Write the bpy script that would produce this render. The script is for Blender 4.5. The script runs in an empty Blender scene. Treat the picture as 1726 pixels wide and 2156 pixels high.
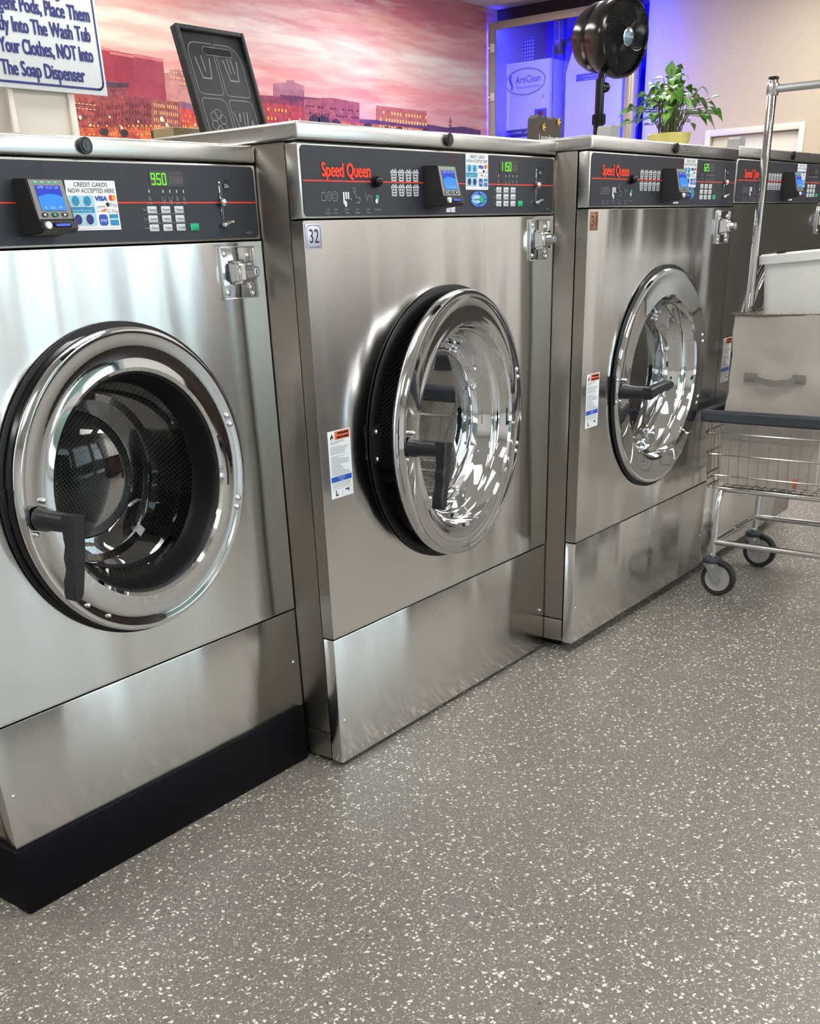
import bpy, bmesh, math, random
from mathutils import Vector, Matrix, noise
C = bpy.context.scene.collection
PI = math.pi

# ------------------------------------------------------------------ camera
scn = bpy.context.scene
cam_data = bpy.data.cameras.new('camera')
cam = bpy.data.objects.new('camera', cam_data)
C.objects.link(cam)
cam_data.sensor_fit = 'HORIZONTAL'
cam_data.sensor_width = 36.0
cam_data.lens = 36.0 * 2144.797 / 1726.0
cam_data.shift_y = 515.097 / 1726.0
RX = Vector((0.60427, -0.79602, -0.03537))
FW = Vector((0.70031, 0.55085, -0.45489))
RX.normalize(); FW = (FW - RX * FW.dot(RX)).normalized()
UP = RX.cross(FW)
cam.matrix_world = Matrix(((RX.x, UP.x, -FW.x, -1.742), (RX.y, UP.y, -FW.y, -1.597), (RX.z, UP.z, -FW.z, 1.229), (0, 0, 0, 1)))
cam_data.clip_start = 0.05
scn.camera = cam

# ------------------------------------------------------------------ colour management, sky, light
scn.view_settings.view_transform = 'Standard'
scn.view_settings.look = 'None'
scn.view_settings.gamma = 1.0
scn.view_settings.use_curve_mapping = False
scn.view_settings.exposure = 0.22
LAMP = 14.0         # emission of the ceiling panels
SKY = 5.0          # daylight outside the shop windows
BLUE = 115.0         # blue light strips in the glass enclosure
scn.cycles.max_bounces = 8
scn.cycles.sample_clamp_indirect = 6.0
scn.cycles.caustics_refractive = False

world = bpy.data.worlds.new('daylight')
scn.world = world
world.use_nodes = True
wn = world.node_tree.nodes
wbg = wn.get('Background')
wbg.inputs[0].default_value = (0.80, 0.91, 1.0, 1)
wbg.inputs[1].default_value = SKY


# ------------------------------------------------------------------ materials
def srgb(r, g, b):
    f = lambda c: (c / 255 / 12.92) if c <= 10 else ((c / 255 + 0.055) / 1.055) ** 2.4
    return (f(r), f(g), f(b), 1)


class NT:
    def __init__(s, name):
        s.m = bpy.data.materials.new(name); s.m.use_nodes = True
        s.t = s.m.node_tree; s.n = s.t.nodes; s.b = s.n.get('Principled BSDF'); s.out = s.n.get('Material Output')

    def node(s, typ, **kw):
        x = s.n.new(typ)
        for k, v in kw.items(): setattr(x, k, v)
        return x

    def link(s, a, b): s.t.links.new(a, b)

    def math(s, op, a, b=None, c=None):
        x = s.n.new('ShaderNodeMath'); x.operation = op
        for i, v in enumerate((a, b, c)):
            if v is None: continue
            if isinstance(v, (int, float)): x.inputs[i].default_value = v
            else: s.link(v, x.inputs[i])
        return x.outputs[0]

    def mix(s, fac, a, b):
        x = s.n.new('ShaderNodeMix'); x.data_type = 'RGBA'
        for i, v in ((0, fac), (6, a), (7, b)):
            if isinstance(v, (int, float, tuple)): x.inputs[i].default_value = v
            else: s.link(v, x.inputs[i])
        return x.outputs[2]

    def obj(s, scale=(1, 1, 1)):
        tc = s.n.new('ShaderNodeTexCoord'); mp = s.n.new('ShaderNodeMapping'); mp.inputs['Scale'].default_value = scale
        s.link(tc.outputs['Object'], mp.inputs[0]); return mp.outputs[0]

    def noise(s, vec, scale, detail=3, rough=0.5):
        x = s.n.new('ShaderNodeTexNoise'); x.inputs['Scale'].default_value = scale; x.inputs['Detail'].default_value = detail
        x.inputs['Roughness'].default_value = rough; s.link(vec, x.inputs['Vector']); return x.outputs['Fac']

    def ramp(s, fac, stops):
        x = s.n.new('ShaderNodeValToRGB'); el = x.color_ramp.elements
        while len(el) < len(stops): el.new(0.5)
        for e, (p, c) in zip(el, stops): e.position = p; e.color = c if isinstance(c, tuple) else (c, c, c, 1)
        s.link(fac, x.inputs[0]); return x.outputs[0]

    def bump(s, h, strength, dist=0.01):
        x = s.n.new('ShaderNodeBump'); x.inputs['Strength'].default_value = strength; x.inputs['Distance'].default_value = dist
        s.link(h, x.inputs['Height']); s.link(x.outputs[0], s.b.inputs['Normal'])


M = {}


def plain(name, col, rough=0.5, metal=0.0, emit=None, estr=0.0, spec=None, vary=0.06, vscale=30):
    t = NT(name)
    if vary and not emit:
        f = t.noise(t.obj(), vscale, 2)
        c2 = tuple(max(0, c * (1 - vary * 2)) for c in col[:3]) + (1,)
        t.link(t.mix(f, c2, col), t.b.inputs['Base Color'])
    else:
        t.b.inputs['Base Color'].default_value = col
    t.b.inputs['Roughness'].default_value = rough
    t.b.inputs['Metallic'].default_value = metal
    if spec is not None: t.b.inputs['Specular IOR Level'].default_value = spec
    if emit:
        t.b.inputs['Emission Color'].default_value = emit
        t.b.inputs['Emission Strength'].default_value = estr
    M[name] = t.m
    return t.m


def steel(name, col, rough, aniso, wave, wscale=(2.4, 2.4, .45), smudge=0.0):
    t = NT(name)
    b = t.b
    b.inputs['Metallic'].default_value = 1.0
    co = t.obj()
    brush = t.noise(t.obj((3, 3, 420)), 1.0, 2)            # fine horizontal brushing
    big = t.noise(co, 3.0, 3)
    c2 = tuple(c * 0.965 for c in col[:3]) + (1,)
    t.link(t.mix(brush, c2, col), b.inputs['Base Color'])
    r = t.math('MULTIPLY_ADD', brush, 0.02, rough - 0.01)
    r2 = t.math('MULTIPLY_ADD', big, 0.08 + smudge, r)
    t.link(t.math('SUBTRACT', r2, 0.04), b.inputs['Roughness'])
    b.inputs['Anisotropic'].default_value = aniso
    tg = t.n.new('ShaderNodeCombineXYZ'); tg.inputs[2].default_value = 1.0
    t.link(tg.outputs[0], b.inputs['Tangent'])
    if wave:
        w = t.noise(t.obj(wscale), 2.2, 1.5, .45)          # slight oil-canning of the thin sheet
        t.bump(w, wave, 0.05)
    M[name] = t.m


steel('steel', (0.77, 0.76, 0.745, 1), 0.19, 0.82, 0.22)
steel('steel_lid', (0.62, 0.61, 0.59, 1), 0.28, 0.0, 0)
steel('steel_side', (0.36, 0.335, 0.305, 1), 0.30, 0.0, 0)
plain('steel_edge', (0.80, 0.78, 0.75, 1), 0.25, 1.0)
plain('chrome', (0.74, 0.75, 0.765, 1), 0.045, 1.0, vary=0)
plain('chrome_soft', (0.75, 0.75, 0.75, 1), 0.18, 1.0)
plain('wire_steel', (0.62, 0.60, 0.56, 1), 0.24, 1.0)
plain('panel_light', (0, 0, 0, 1), 0.5, emit=(1.0, 0.975, 0.94, 1), estr=LAMP)
plain('black_rubber', srgb(12, 12, 15), 0.42, spec=.35)
plain('black_gloss', srgb(12, 12, 14), 0.16)
plain('black_plastic', srgb(30, 30, 34), 0.38)
plain('black_matte', srgb(9, 9, 10), 0.7)
plain('fan_black', srgb(10, 10, 12), 0.18)
plain('bumper_gray', srgb(58, 62, 70), 0.55)
plain('fascia', srgb(42, 44, 52), 0.46, vary=0.08, vscale=60)
plain('reader_dark', srgb(46, 45, 46), 0.45)
plain('reader_gray', srgb(132, 130, 127), 0.45)
plain('ink_red', srgb(232, 62, 36), 0.5)
plain('ink_dark_red', srgb(120, 30, 38), 0.5)
plain('ink_white', srgb(228, 230, 232), 0.5)
plain('ink_gray', srgb(150, 152, 156), 0.5)
plain('ink_dim', srgb(96, 92, 96), 0.5)
plain('ink_black', srgb(22, 22, 26), 0.5)
plain('ink_navy', srgb(38, 44, 120), 0.45)
plain('ink_blue', srgb(30, 84, 190), 0.45)
plain('ink_cyan', srgb(38, 140, 190), 0.45)
plain('ink_pale_cyan', srgb(165, 214, 226), 0.45)
plain('ink_orange', srgb(242, 112, 62), 0.5)
plain('ink_amber', srgb(230, 170, 80), 0.5)
plain('ink_green', srgb(20, 175, 120), 0.4)
plain('paper', srgb(236, 238, 240), 0.45, vary=0.02)
plain('sign_white', srgb(226, 232, 234), 0.4, vary=0.02)
plain('key_white', srgb(212, 216, 218), 0.4)
plain('plate_silver', srgb(205, 210, 225), 0.3, 0.4)
plain('plate_copper', srgb(176, 128, 96), 0.35, 0.5)
plain('lcd_blue', (0, 0, 0, 1), 0.2, emit=srgb(64, 150, 255), estr=0.9)
plain('lcd_deep', (0, 0, 0, 1), 0.2, emit=srgb(50, 82, 214), estr=0.8)
plain('lcd_text', (0, 0, 0, 1), 0.2, emit=srgb(190, 220, 255), estr=0.9)
plain('led_green', (0, 0, 0, 1), 0.3, emit=srgb(120, 255, 40), estr=1.0)
plain('led_mint', (0, 0, 0, 1), 0.3, emit=srgb(90, 240, 170), estr=0.9)
plain('led_blue', (0, 0, 0, 1), 0.3, emit=srgb(60, 80, 255), estr=1.6)
plain('led_dark', srgb(62, 54, 58), 0.3)
plain('cream', srgb(226, 222, 208), 0.55, vary=0.02, vscale=6)
plain('trim_white', srgb(236, 230, 218), 0.5, vary=0.02, vscale=6)
plain('tan_plastic', srgb(160, 142, 104), 0.5)
plain('frame_silver', srgb(186, 180, 170), 0.35, 0.25)
plain('chrome_plate', (0.70, 0.72, 0.75, 1), 0.10, 1.0)
plain('wood_brown', srgb(52, 38, 32), 0.4)
plain('aluminium', (0.72, 0.70, 0.66, 1), 0.32, 1.0)
plain('box_white', srgb(232, 232, 238), 0.45, vary=0.02)
plain('blue_lit_lining', srgb(46, 54, 236), 0.6, vary=0.03)  # white lining with the blue strip light painted into its colour
plain('blue_strip_light', (0, 0, 0, 1), 0.4, emit=(0.03, 0.04, 1.0, 1), estr=BLUE)
plain('valance', srgb(58, 46, 62), 0.7)
plain('wood_dark', srgb(70, 64, 56), 0.75, vary=0.15)
plain('pot_glaze', srgb(206, 196, 112), 0.25)
plain('soil', srgb(50, 38, 28), 0.9)
plain('stem', srgb(96, 104, 60), 0.6)
plain('white_plastic', srgb(232, 232, 230), 0.32, vary=0.02)
plain('hub_badge', srgb(120, 150, 165), 0.2, 0.5)
plain('tray_black', srgb(34, 35, 38), 0.5)
plain('tray_line', srgb(128, 130, 132), 0.5)
plain('zinc', (0.58, 0.60, 0.62, 1), 0.36, 0.9)
plain('wheel_gray', srgb(172, 170, 166), 0.45)
plain('tyre', srgb(40, 40, 40), 0.6)
plain('tag_orange', srgb(225, 110, 60), 0.6)
plain('clear_gray', srgb(150, 150, 152), 0.3)

# bag cloth
t = NT('bag_cloth')
f = t.noise(t.obj(), 5, 4)
t.link(t.mix(f, srgb(158, 150, 142), srgb(202, 196, 189)), t.b.inputs['Base Color'])
t.b.inputs['Roughness'].default_value = 0.8
wv = t.noise(t.obj(), 420, 1)
t.bump(wv, 0.2, 0.002)
M['bag_cloth'] = t.m
plain('bag_trim', srgb(112, 100, 92), 0.85)
plain('bag_strap', srgb(132, 128, 122), 0.8)

# leaves
t = NT('leaf')
f = t.noise(t.obj(), 14, 2)
t.link(t.ramp(f, [(0.3, srgb(44, 92, 34)), (0.55, srgb(84, 140, 52)), (0.75, srgb(150, 188, 84))]), t.b.inputs['Base Color'])
t.b.inputs['Roughness'].default_value = 0.35
M['leaf'] = t.m

# perforated drum: hexagonal grid of holes from the UV map
t = NT('drum_mesh')
uv = t.n.new('ShaderNodeUVMap')
sep = t.n.new('ShaderNodeSeparateXYZ'); t.link(uv.outputs[0], sep.inputs[0])


def hexd(ox, oy):
    a = t.math('SUBTRACT', t.math('FRACT', t.math('ADD', sep.outputs[0], ox)), 0.5)
    b = t.math('MULTIPLY', t.math('SUBTRACT', t.math('FRACT', t.math('ADD', sep.outputs[1], oy)), 0.5), 1.732)
    return t.math('SQRT', t.math('ADD', t.math('MULTIPLY', a, a), t.math('MULTIPLY', b, b)))


dm = t.math('MINIMUM', hexd(0, 0), hexd(.5, .5))
fac = t.math('LESS_THAN', dm, 0.36)
t.link(t.mix(fac, (0.46, 0.45, 0.43, 1), (0.008, 0.008, 0.008, 1)), t.b.inputs['Base Color'])
t.link(t.math('SUBTRACT', 1.0, fac), t.b.inputs['Metallic'])
t.b.inputs['Roughness'].default_value = 0.35
M['drum_mesh'] = t.m


def glass(name, tint, refl_rough=0.02, ior=1.5, boost=1.0):
    t = NT(name)
    tr = t.n.new('ShaderNodeBsdfTransparent'); tr.inputs[0].default_value = tint
    gl = t.n.new('ShaderNodeBsdfGlossy'); gl.inputs['Roughness'].default_value = refl_rough
    fr = t.n.new('ShaderNodeFresnel'); fr.inputs[0].default_value = ior
    mx = t.n.new('ShaderNodeMixShader')
    t.link(t.math('MULTIPLY', fr.outputs[0], boost), mx.inputs[0])
    t.link(tr.outputs[0], mx.inputs[1]); t.link(gl.outputs[0], mx.inputs[2])
    t.link(mx.outputs[0], t.out.inputs[0])
    M[name] = t.m


glass('door_glass', (0.72, 0.72, 0.74, 1), boost=.5)
glass('window_glass', (0.92, 0.96, 0.96, 1))
glass('cabinet_glass', (0.93, 0.94, 0.98, 1))

# floor: grey rubber with pale and dark chips
t = NT('floor_rubber')
tc = t.n.new('ShaderNodeTexCoord')
ns = t.n.new('ShaderNodeTexNoise'); ns.inputs['Scale'].default_value = 130; ns.inputs['Detail'].default_value = 1
t.link(tc.outputs['Object'], ns.inputs['Vector'])
vm = t.n.new('ShaderNodeVectorMath'); vm.operation = 'MULTIPLY_ADD'
vm.inputs[1].default_value = (0.012, 0.012, 0.0)
t.link(ns.outputs['Color'], vm.inputs[0]); t.link(tc.outputs['Object'], vm.inputs[2])


def chips(scale, frac, size):
    v = t.n.new('ShaderNodeTexVoronoi'); v.inputs['Scale'].default_value = scale
    v.voronoi_dimensions = '2D'
    t.link(vm.outputs[0], v.inputs['Vector'])
    s = t.n.new('ShaderNodeSeparateColor'); t.link(v.outputs['Color'], s.inputs[0])
    on = t.math('LESS_THAN', s.outputs[0], frac)
    rad = t.math('MULTIPLY_ADD', s.outputs[1], size * 0.9, size * 0.25)
    ins = t.math('LESS_THAN', v.outputs['Distance'], rad)
    return t.math('MULTIPLY', on, ins)


cl = t.noise(tc.outputs['Object'], 1.3, 3)
base = t.mix(cl, srgb(112, 107, 101), srgb(128, 123, 117))
fine = t.noise(tc.outputs['Object'], 400, 2)
base = t.mix(t.math('MULTIPLY', fine, 0.35), base, srgb(92, 90, 88))
c1 = t.mix(chips(215, 0.40, 0.38), base, srgb(178, 173, 162))
c2 = t.mix(chips(105, 0.22, 0.36), c1, srgb(228, 224, 212))
c3 = t.mix(chips(150, 0.07, 0.26), c2, srgb(52, 52, 54))
t.link(c3, t.b.inputs['Base Color'])
t.b.inputs['Roughness'].default_value = 0.40
t.bump(t.noise(tc.outputs['Object'], 260, 2), 0.12, 0.003)
M['floor_rubber'] = t.m

# painted walls
for nm, c in (('wall_beige', srgb(208, 195, 172)), ('wall_cream', srgb(224, 223, 220)), ('wall_taupe', srgb(66, 62, 58)), ('ceiling_white', srgb(225, 222, 216))):
    t = NT(nm)
    f = t.noise(t.obj(), 2.0, 3)
    t.link(t.mix(f, tuple(x * .93 for x in c[:3]) + (1,), c), t.b.inputs['Base Color'])
    t.b.inputs['Roughness'].default_value = 0.75
    t.bump(t.noise(t.obj(), 220, 2), 0.12, 0.002)
    M[nm] = t.m

# plinth: black painted board, scuffed
t = NT('plinth_black')
f = t.noise(t.obj((6, 6, 14)), 6, 5, .7)
t.link(t.ramp(f, [(0.60, srgb(13, 13, 17)), (0.78, srgb(34, 34, 38))]), t.b.inputs['Base Color'])
t.b.inputs['Roughness'].default_value = 0.42
t.b.inputs['Specular IOR Level'].default_value = .10
M['plinth_black'] = t.m

# printed sunset sky of the mural
t = NT('mural_sky')
tc = t.n.new('ShaderNodeTexCoord')
sep2 = t.n.new('ShaderNodeSeparateXYZ'); t.link(tc.outputs['Object'], sep2.inputs[0])
mp = t.n.new('ShaderNodeMapping'); mp.inputs['Scale'].default_value = (0.55, 1, 5.0)
mp.inputs['Rotation'].default_value = (0, math.radians(4), 0)
t.link(tc.outputs['Object'], mp.inputs[0])
cloud = t.noise(mp.outputs[0], 2.1, 4, .55)
h = t.math('DIVIDE', t.math('SUBTRACT', sep2.outputs[2], 1.9), 1.05)
h2 = t.math('ADD', h, t.math('MULTIPLY', t.math('SUBTRACT', cloud, 0.5), 0.30))
sky = t.ramp(h2, [(0.0, srgb(214, 150, 150)), (0.18, srgb(226, 166, 158)), (0.33, srgb(228, 156, 142)), (0.45, srgb(232, 206, 186)), (0.54, srgb(238, 224, 204)),
                  (0.63, srgb(222, 160, 146)), (0.74, srgb(228, 172, 150)), (0.83, srgb(196, 118, 118)), (1.0, srgb(214, 146, 134))])
streak = t.ramp(t.noise(mp.outputs[0], 3.6, 3, .55), [(0.42, 0.0), (0.66, 1.0)])
sky = t.mix(t.math('MULTIPLY', streak, 0.45), sky, srgb(206, 116, 110))
streak2 = t.ramp(t.noise(mp.outputs[0], 3.3, 3, .6), [(0.50, 0.0), (0.70, 1.0)])
sky = t.mix(t.math('MULTIPLY', streak2, 0.5), sky, srgb(244, 226, 204))
t.link(sky, t.b.inputs['Base Color'])
t.b.inputs['Roughness'].default_value = 0.5
M['mural_sky'] = t.m


def print_mat(name, c1, c2, scale):
    t = NT(name)
    f = t.noise(t.obj(), scale, 4, .7)
    if name not in ('mp_lit', 'mp_lamp', 'mp_hot', 'hedge_green'): c1, c2 = tuple(x * .72 for x in c1[:3]) + (1,), tuple(x * .80 for x in c2[:3]) + (1,)
    t.link(t.ramp(f, [(0.35, c1), (0.65, c2)]), t.b.inputs['Base Color'])
    t.b.inputs['Roughness'].default_value = 0.5
    M[name] = t.m


print_mat('mp_far', srgb(196, 124, 116), srgb(222, 160, 146), 12)
print_mat('mp_redblock', srgb(150, 40, 58), srgb(172, 52, 68), 10)
print_mat('mp_redblock2', srgb(158, 52, 70), srgb(178, 66, 82), 10)
print_mat('mp_cap', srgb(206, 112, 116), srgb(222, 134, 132), 10)
print_mat('mp_slab', srgb(112, 44, 56), srgb(176, 84, 84), 26)
print_mat('mp_dark', srgb(96, 36, 46), srgb(200, 92, 78), 30)
print_mat('mp_roof', srgb(52, 34, 52), srgb(80, 52, 70), 10)
print_mat('mp_brickA', srgb(128, 52, 56), srgb(176, 82, 72), 30)
print_mat('mp_brickB', srgb(120, 50, 58), srgb(164, 74, 70), 30)
print_mat('mp_brickC', srgb(140, 66, 60), srgb(186, 104, 84), 30)
print_mat('mp_lav', srgb(120, 82, 116), srgb(176, 112, 128), 20)
print_mat('mp_red', srgb(196, 52, 46), srgb(232, 92, 64), 20)
print_mat('mp_stripe', srgb(186, 120, 134), srgb(206, 142, 148), 16)
print_mat('mp_mauve', srgb(122, 44, 62), srgb(176, 78, 84), 24)
print_mat('mp_mauve2', srgb(104, 42, 72), srgb(140, 64, 88), 24)
print_mat('mp_pink', srgb(160, 76, 88), srgb(190, 104, 104), 20)
print_mat('mp_redlow', srgb(168, 48, 54), srgb(212, 84, 68), 24)
print_mat('mp_orange', srgb(196, 106, 88), srgb(216, 130, 100), 20)
print_mat('mp_hill', srgb(96, 62, 104), srgb(122, 80, 116), 10)
print_mat('mp_glow', srgb(180, 60, 48), srgb(244, 132, 72), 20)
print_mat('mp_lit', srgb(250, 190, 110), srgb(255, 220, 150), 60)
print_mat('mp_hot', srgb(255, 120, 50), srgb(255, 190, 90), 40)
print_mat('mp_dk', srgb(66, 26, 42), srgb(84, 36, 50), 40)
print_mat('mp_lamp', srgb(255, 236, 180), srgb(255, 250, 220), 10)
print_mat('mp_tree', srgb(46, 36, 38), srgb(74, 52, 48), 30)

# hedge added outside the shop windows for the steel to reflect
print_mat('hedge_green', srgb(58, 66, 54), srgb(92, 104, 84), 3)

# wire grid sheet inside the enclosure
t = NT('grid_sheet')
co = t.obj((1, 1, 1))
s3 = t.n.new('ShaderNodeSeparateXYZ'); t.link(co, s3.inputs[0])
gy = t.math('GREATER_THAN', t.math('FRACT', t.math('MULTIPLY', s3.outputs[1], 38)), 0.22)
gz = t.math('GREATER_THAN', t.math('FRACT', t.math('MULTIPLY', s3.outputs[2], 38)), 0.22)
t.link(t.mix(t.math('MULTIPLY', gy, gz), srgb(40, 36, 60), srgb(196, 190, 214)), t.b.inputs['Base Color'])
M['grid_sheet'] = t.m


# ------------------------------------------------------------------ mesh helpers
class MB:
    def __init__(s):
        s.bm = bmesh.new(); s.mats = []; s.uv = None

    def mi(s, m):
        if m not in s.mats: s.mats.append(m)
        return s.mats.index(m)

    def _tag(s, faces, m):
        i = s.mi(m)
        for f in faces: f.material_index = i; f.smooth = True

    def box(s, x0, x1, y0, y1, z0, z1, m, bev=0.0, seg=2):
        r = bmesh.ops.create_cube(s.bm, size=1.0)
        vs = r['verts']
        for v in vs:
            v.co = Vector((x0 + (v.co.x + .5) * (x1 - x0), y0 + (v.co.y + .5) * (y1 - y0), z0 + (v.co.z + .5) * (z1 - z0)))
        fs = set(f for v in vs for f in v.link_faces)
        if bev > 0:
            es = list(set(e for v in vs for e in v.link_edges))
            rb = bmesh.ops.bevel(s.bm, geom=es, offset=bev, segments=seg, affect='EDGES', profile=0.5)
            fs = set(f for f in fs if f.is_valid) | set(rb['faces'])
            fs = set(f for f in fs if f.is_valid)
            vset = set(v for f in fs for v in f.verts)
            fs = set(f for v in vset for f in v.link_faces)
        s._tag(fs, m)
        if bev > 0:
            for f in fs:
                f.normal_update()
                if max(abs(c) for c in f.normal) > .9995: f.smooth = False
        return list(set(v for f in fs for v in f.verts))

    def cyl(s, p0, p1, r0, m, r1=None, n=20, cap=True):
        p0, p1 = Vector(p0), Vector(p1)
        r1 = r0 if r1 is None else r1
        d = (p1 - p0).normalized()
        a = d.orthogonal().normalized(); b = d.cross(a)
        A = [s.bm.verts.new(p0 + (a * math.cos(2 * PI * i / n) + b * math.sin(2 * PI * i / n)) * r0) for i in range(n)]
        B = [s.bm.verts.new(p1 + (a * math.cos(2 * PI * i / n) + b * math.sin(2 * PI * i / n)) * r1) for i in range(n)]
        fs = [s.bm.faces.new((A[i], A[(i + 1) % n], B[(i + 1) % n], B[i])) for i in range(n)]
        if cap:
            fs.append(s.bm.faces.new(A[::-1])); fs.append(s.bm.faces.new(B))
        s._tag(fs, m)

    def sphere(s, c, r, m, sx=1, sy=1, sz=1, n=12):
        rr = bmesh.ops.create_uvsphere(s.bm, u_segments=n, v_segments=max(6, n // 2), radius=r)
        for v in rr['verts']: v.co = Vector((c[0] + v.co.x * sx, c[1] + v.co.y * sy, c[2] + v.co.z * sz))
        s._tag(set(f for v in rr['verts'] for f in v.link_faces), m)

    def tube(s, pts, r, m, n=10, close=False):
        pts = [Vector(p) for p in pts]
        rings = []
        up = None
        N = len(pts)
        for i, p in enumerate(pts):
            if close: d = (pts[(i + 1) % N] - pts[i - 1]).normalized()
            elif i == 0: d = (pts[1] - p).normalized()
            elif i == N - 1: d = (p - pts[i - 1]).normalized()
            else: d = ((pts[i + 1] - p).normalized() + (p - pts[i - 1]).normalized()).normalized()
            if up is None: a = d.orthogonal().normalized()
            else:
                a = up - d * up.dot(d)
                a = a.normalized() if a.length > 1e-6 else d.orthogonal().normalized()
            up = a
            b = d.cross(a)
            rr = r[i] if isinstance(r, (list, tuple)) else r
            rings.append([s.bm.verts.new(p + (a * math.cos(2 * PI * k / n) + b * math.sin(2 * PI * k / n)) * rr) for k in range(n)])
        fs = []
        for i in range(N if close else N - 1):
            A, B = rings[i], rings[(i + 1) % N]
            for k in range(n): fs.append(s.bm.faces.new((A[k], A[(k + 1) % n], B[(k + 1) % n], B[k])))
        if not close:
            fs.append(s.bm.faces.new(rings[0][::-1])); fs.append(s.bm.faces.new(rings[-1]))
        s._tag(fs, m)

    def lathe(s, prof, c, m, axis='y', n=72, uv=None):
        """prof: list of (radius, height along axis); m one material or one per segment"""
        c = Vector(c)
        rings = []
        for r, hgt in prof:
            ring = []
            for i in range(n):
                a = 2 * PI * i / n
                if axis == 'y': p = Vector((r * math.cos(a), hgt, r * math.sin(a)))
                elif axis == 'x': p = Vector((hgt, r * math.cos(a), r * math.sin(a)))
                else: p = Vector((r * math.cos(a), r * math.sin(a), hgt))
                ring.append(s.bm.verts.new(c + p) if r > 1e-6 or i == 0 else None)
            rings.append(ring)
        L = None
        if uv: L = s.bm.loops.layers.uv.verify()
        acc = 0
        for j in range(len(prof) - 1):
            A, B = rings[j], rings[j + 1]
            mm = m[j] if isinstance(m, (list, tuple)) else m
            fs = []
            seglen = math.hypot(prof[j + 1][0] - prof[j][0], prof[j + 1][1] - prof[j][1])
            for i in range(n):
                k = (i + 1) % n
                if A[1 % n] is None: vs = (A[0], B[k], B[i])
                elif B[1 % n] is None: vs = (A[i], A[k], B[0])
                else: vs = (A[i], A[k], B[k], B[i])
                f = s.bm.faces.new(vs); fs.append(f)
                if uv:
                    per = round(2 * PI * max(prof[j][0], prof[j + 1][0]) * uv / n) or 1
                    q = [(i * per, acc), ((i + 1) * per, acc), ((i + 1) * per, acc + seglen * uv / 1.732), (i * per, acc + seglen * uv / 1.732)]
                    for lp, w in zip(f.loops, q): lp[L].uv = w
            acc += seglen * uv / 1.732 if uv else 0
            s._tag(fs, mm)

    def poly(s, pts, m):
        f = s.bm.faces.new([s.bm.verts.new(Vector(p)) for p in pts])
        s._tag([f], m)
        return f

    def prism(s, pts, off, m, mtop=None):
        """extrude a planar polygon by the vector off"""
        off = Vector(off)
        A = [s.bm.verts.new(Vector(p)) for p in pts]; B = [s.bm.verts.new(Vector(p) + off) for p in pts]
        n = len(pts)
        fs = [s.bm.faces.new((A[i], A[(i + 1) % n], B[(i + 1) % n], B[i])) for i in range(n)]
        fs.append(s.bm.faces.new(A[::-1]))
        s._tag(fs, m)
        s._tag([s.bm.faces.new(B)], mtop or m)

    def rect(s, x0, x1, z0, z1, y, m):          # upright flat rectangle facing -y
        s.poly([(x0, y, z0), (x1, y, z0), (x1, y, z1), (x0, y, z1)], m)

    def rrect(s, x0, x1, z0, z1, y, r, m, n=5):
        s.poly([(x, y, z) for x, z in rr_pts(x0, x1, z0, z1, r, n)], m)

    def strip(s, pts, w, y, m, close=False):    # flat line of width w in the xz plane
        N = len(pts)
        for i in range(N if close else N - 1):
            a, b = Vector(pts[i]), Vector(pts[(i + 1) % N])
            d = b - a
            if d.length < 1e-7: continue
            d.normalize(); nn = Vector((-d.y, d.x)) * w / 2
            a2, b2 = a - d * w * .3, b + d * w * .3
            s.poly([((a2 - nn).x, y, (a2 - nn).y), ((b2 - nn).x, y, (b2 - nn).y), ((b2 + nn).x, y, (b2 + nn).y), ((a2 + nn).x, y, (a2 + nn).y)], m)

    def disc(s, cx, cz, rx, y, m, rz=None, n=28):
        rz = rz or rx
        s.poly([(cx + rx * math.cos(2 * PI * i / n), y, cz + rz * math.sin(2 * PI * i / n)) for i in range(n)], m)

    def text(s, body, mat4, size, m, align='CENTER', sx=1.0, bold=0.0, width=None):
        """flat lettering; local x right, y up, placed by mat4"""
        cu = bpy.data.curves.new('lettering', 'FONT')
        cu.body = body; cu.size = size; cu.align_x = align; cu.offset = 0.0
        cu.resolution_u = 3
        ob = bpy.data.objects.new('lettering', cu)
        C.objects.link(ob)
        dg = bpy.context.evaluated_depsgraph_get()
        me = bpy.data.meshes.new_from_object(ob.evaluated_get(dg))
        bpy.data.objects.remove(ob); bpy.data.curves.remove(cu)
        xs = [v.co.x for v in me.vertices]
        if xs and width:
            sx = width / (max(xs) - min(xs))
        i = s.mi(m)
        n0 = len(s.bm.verts)
        for kk, (dx, dy) in enumerate([(0, 0)] if not bold else [(0, 0), (bold, bold * .5), (-bold, bold * .5), (bold, -bold * .5), (-bold, -bold * .5)]):
            vs = [s.bm.verts.new(mat4 @ Vector((v.co.x * sx + dx, v.co.y + dy, kk * .00016))) for v in me.vertices]
            for p in me.polygons:
                try:
                    f = s.bm.faces.new([vs[k] for k in p.vertices]); f.material_index = i
                except ValueError: pass
        bpy.data.meshes.remove(me)

    def ftext(s, body, x, y, z, size, m, **kw):   # lettering on a front (facing -y)
        s.text(body, Matrix(((1, 0, 0, x), (0, 0, -1, y), (0, 1, 0, z), (0, 0, 0, 1))), size, m, **kw)

    def transform(s, mat4):
        bmesh.ops.transform(s.bm, matrix=mat4, verts=s.bm.verts)
        return s

    def build(s, name, parent=None, sharp=35, normals=True):
        if normals: bmesh.ops.recalc_face_normals(s.bm, faces=s.bm.faces)
        me = bpy.data.meshes.new(name)
        s.bm.to_mesh(me); s.bm.free()
        for m in s.mats: me.materials.append(M[m])
        me.set_sharp_from_angle(angle=math.radians(sharp))
        o = bpy.data.objects.new(name, me); C.objects.link(o)
        if parent: o.parent = parent
        return o


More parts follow.
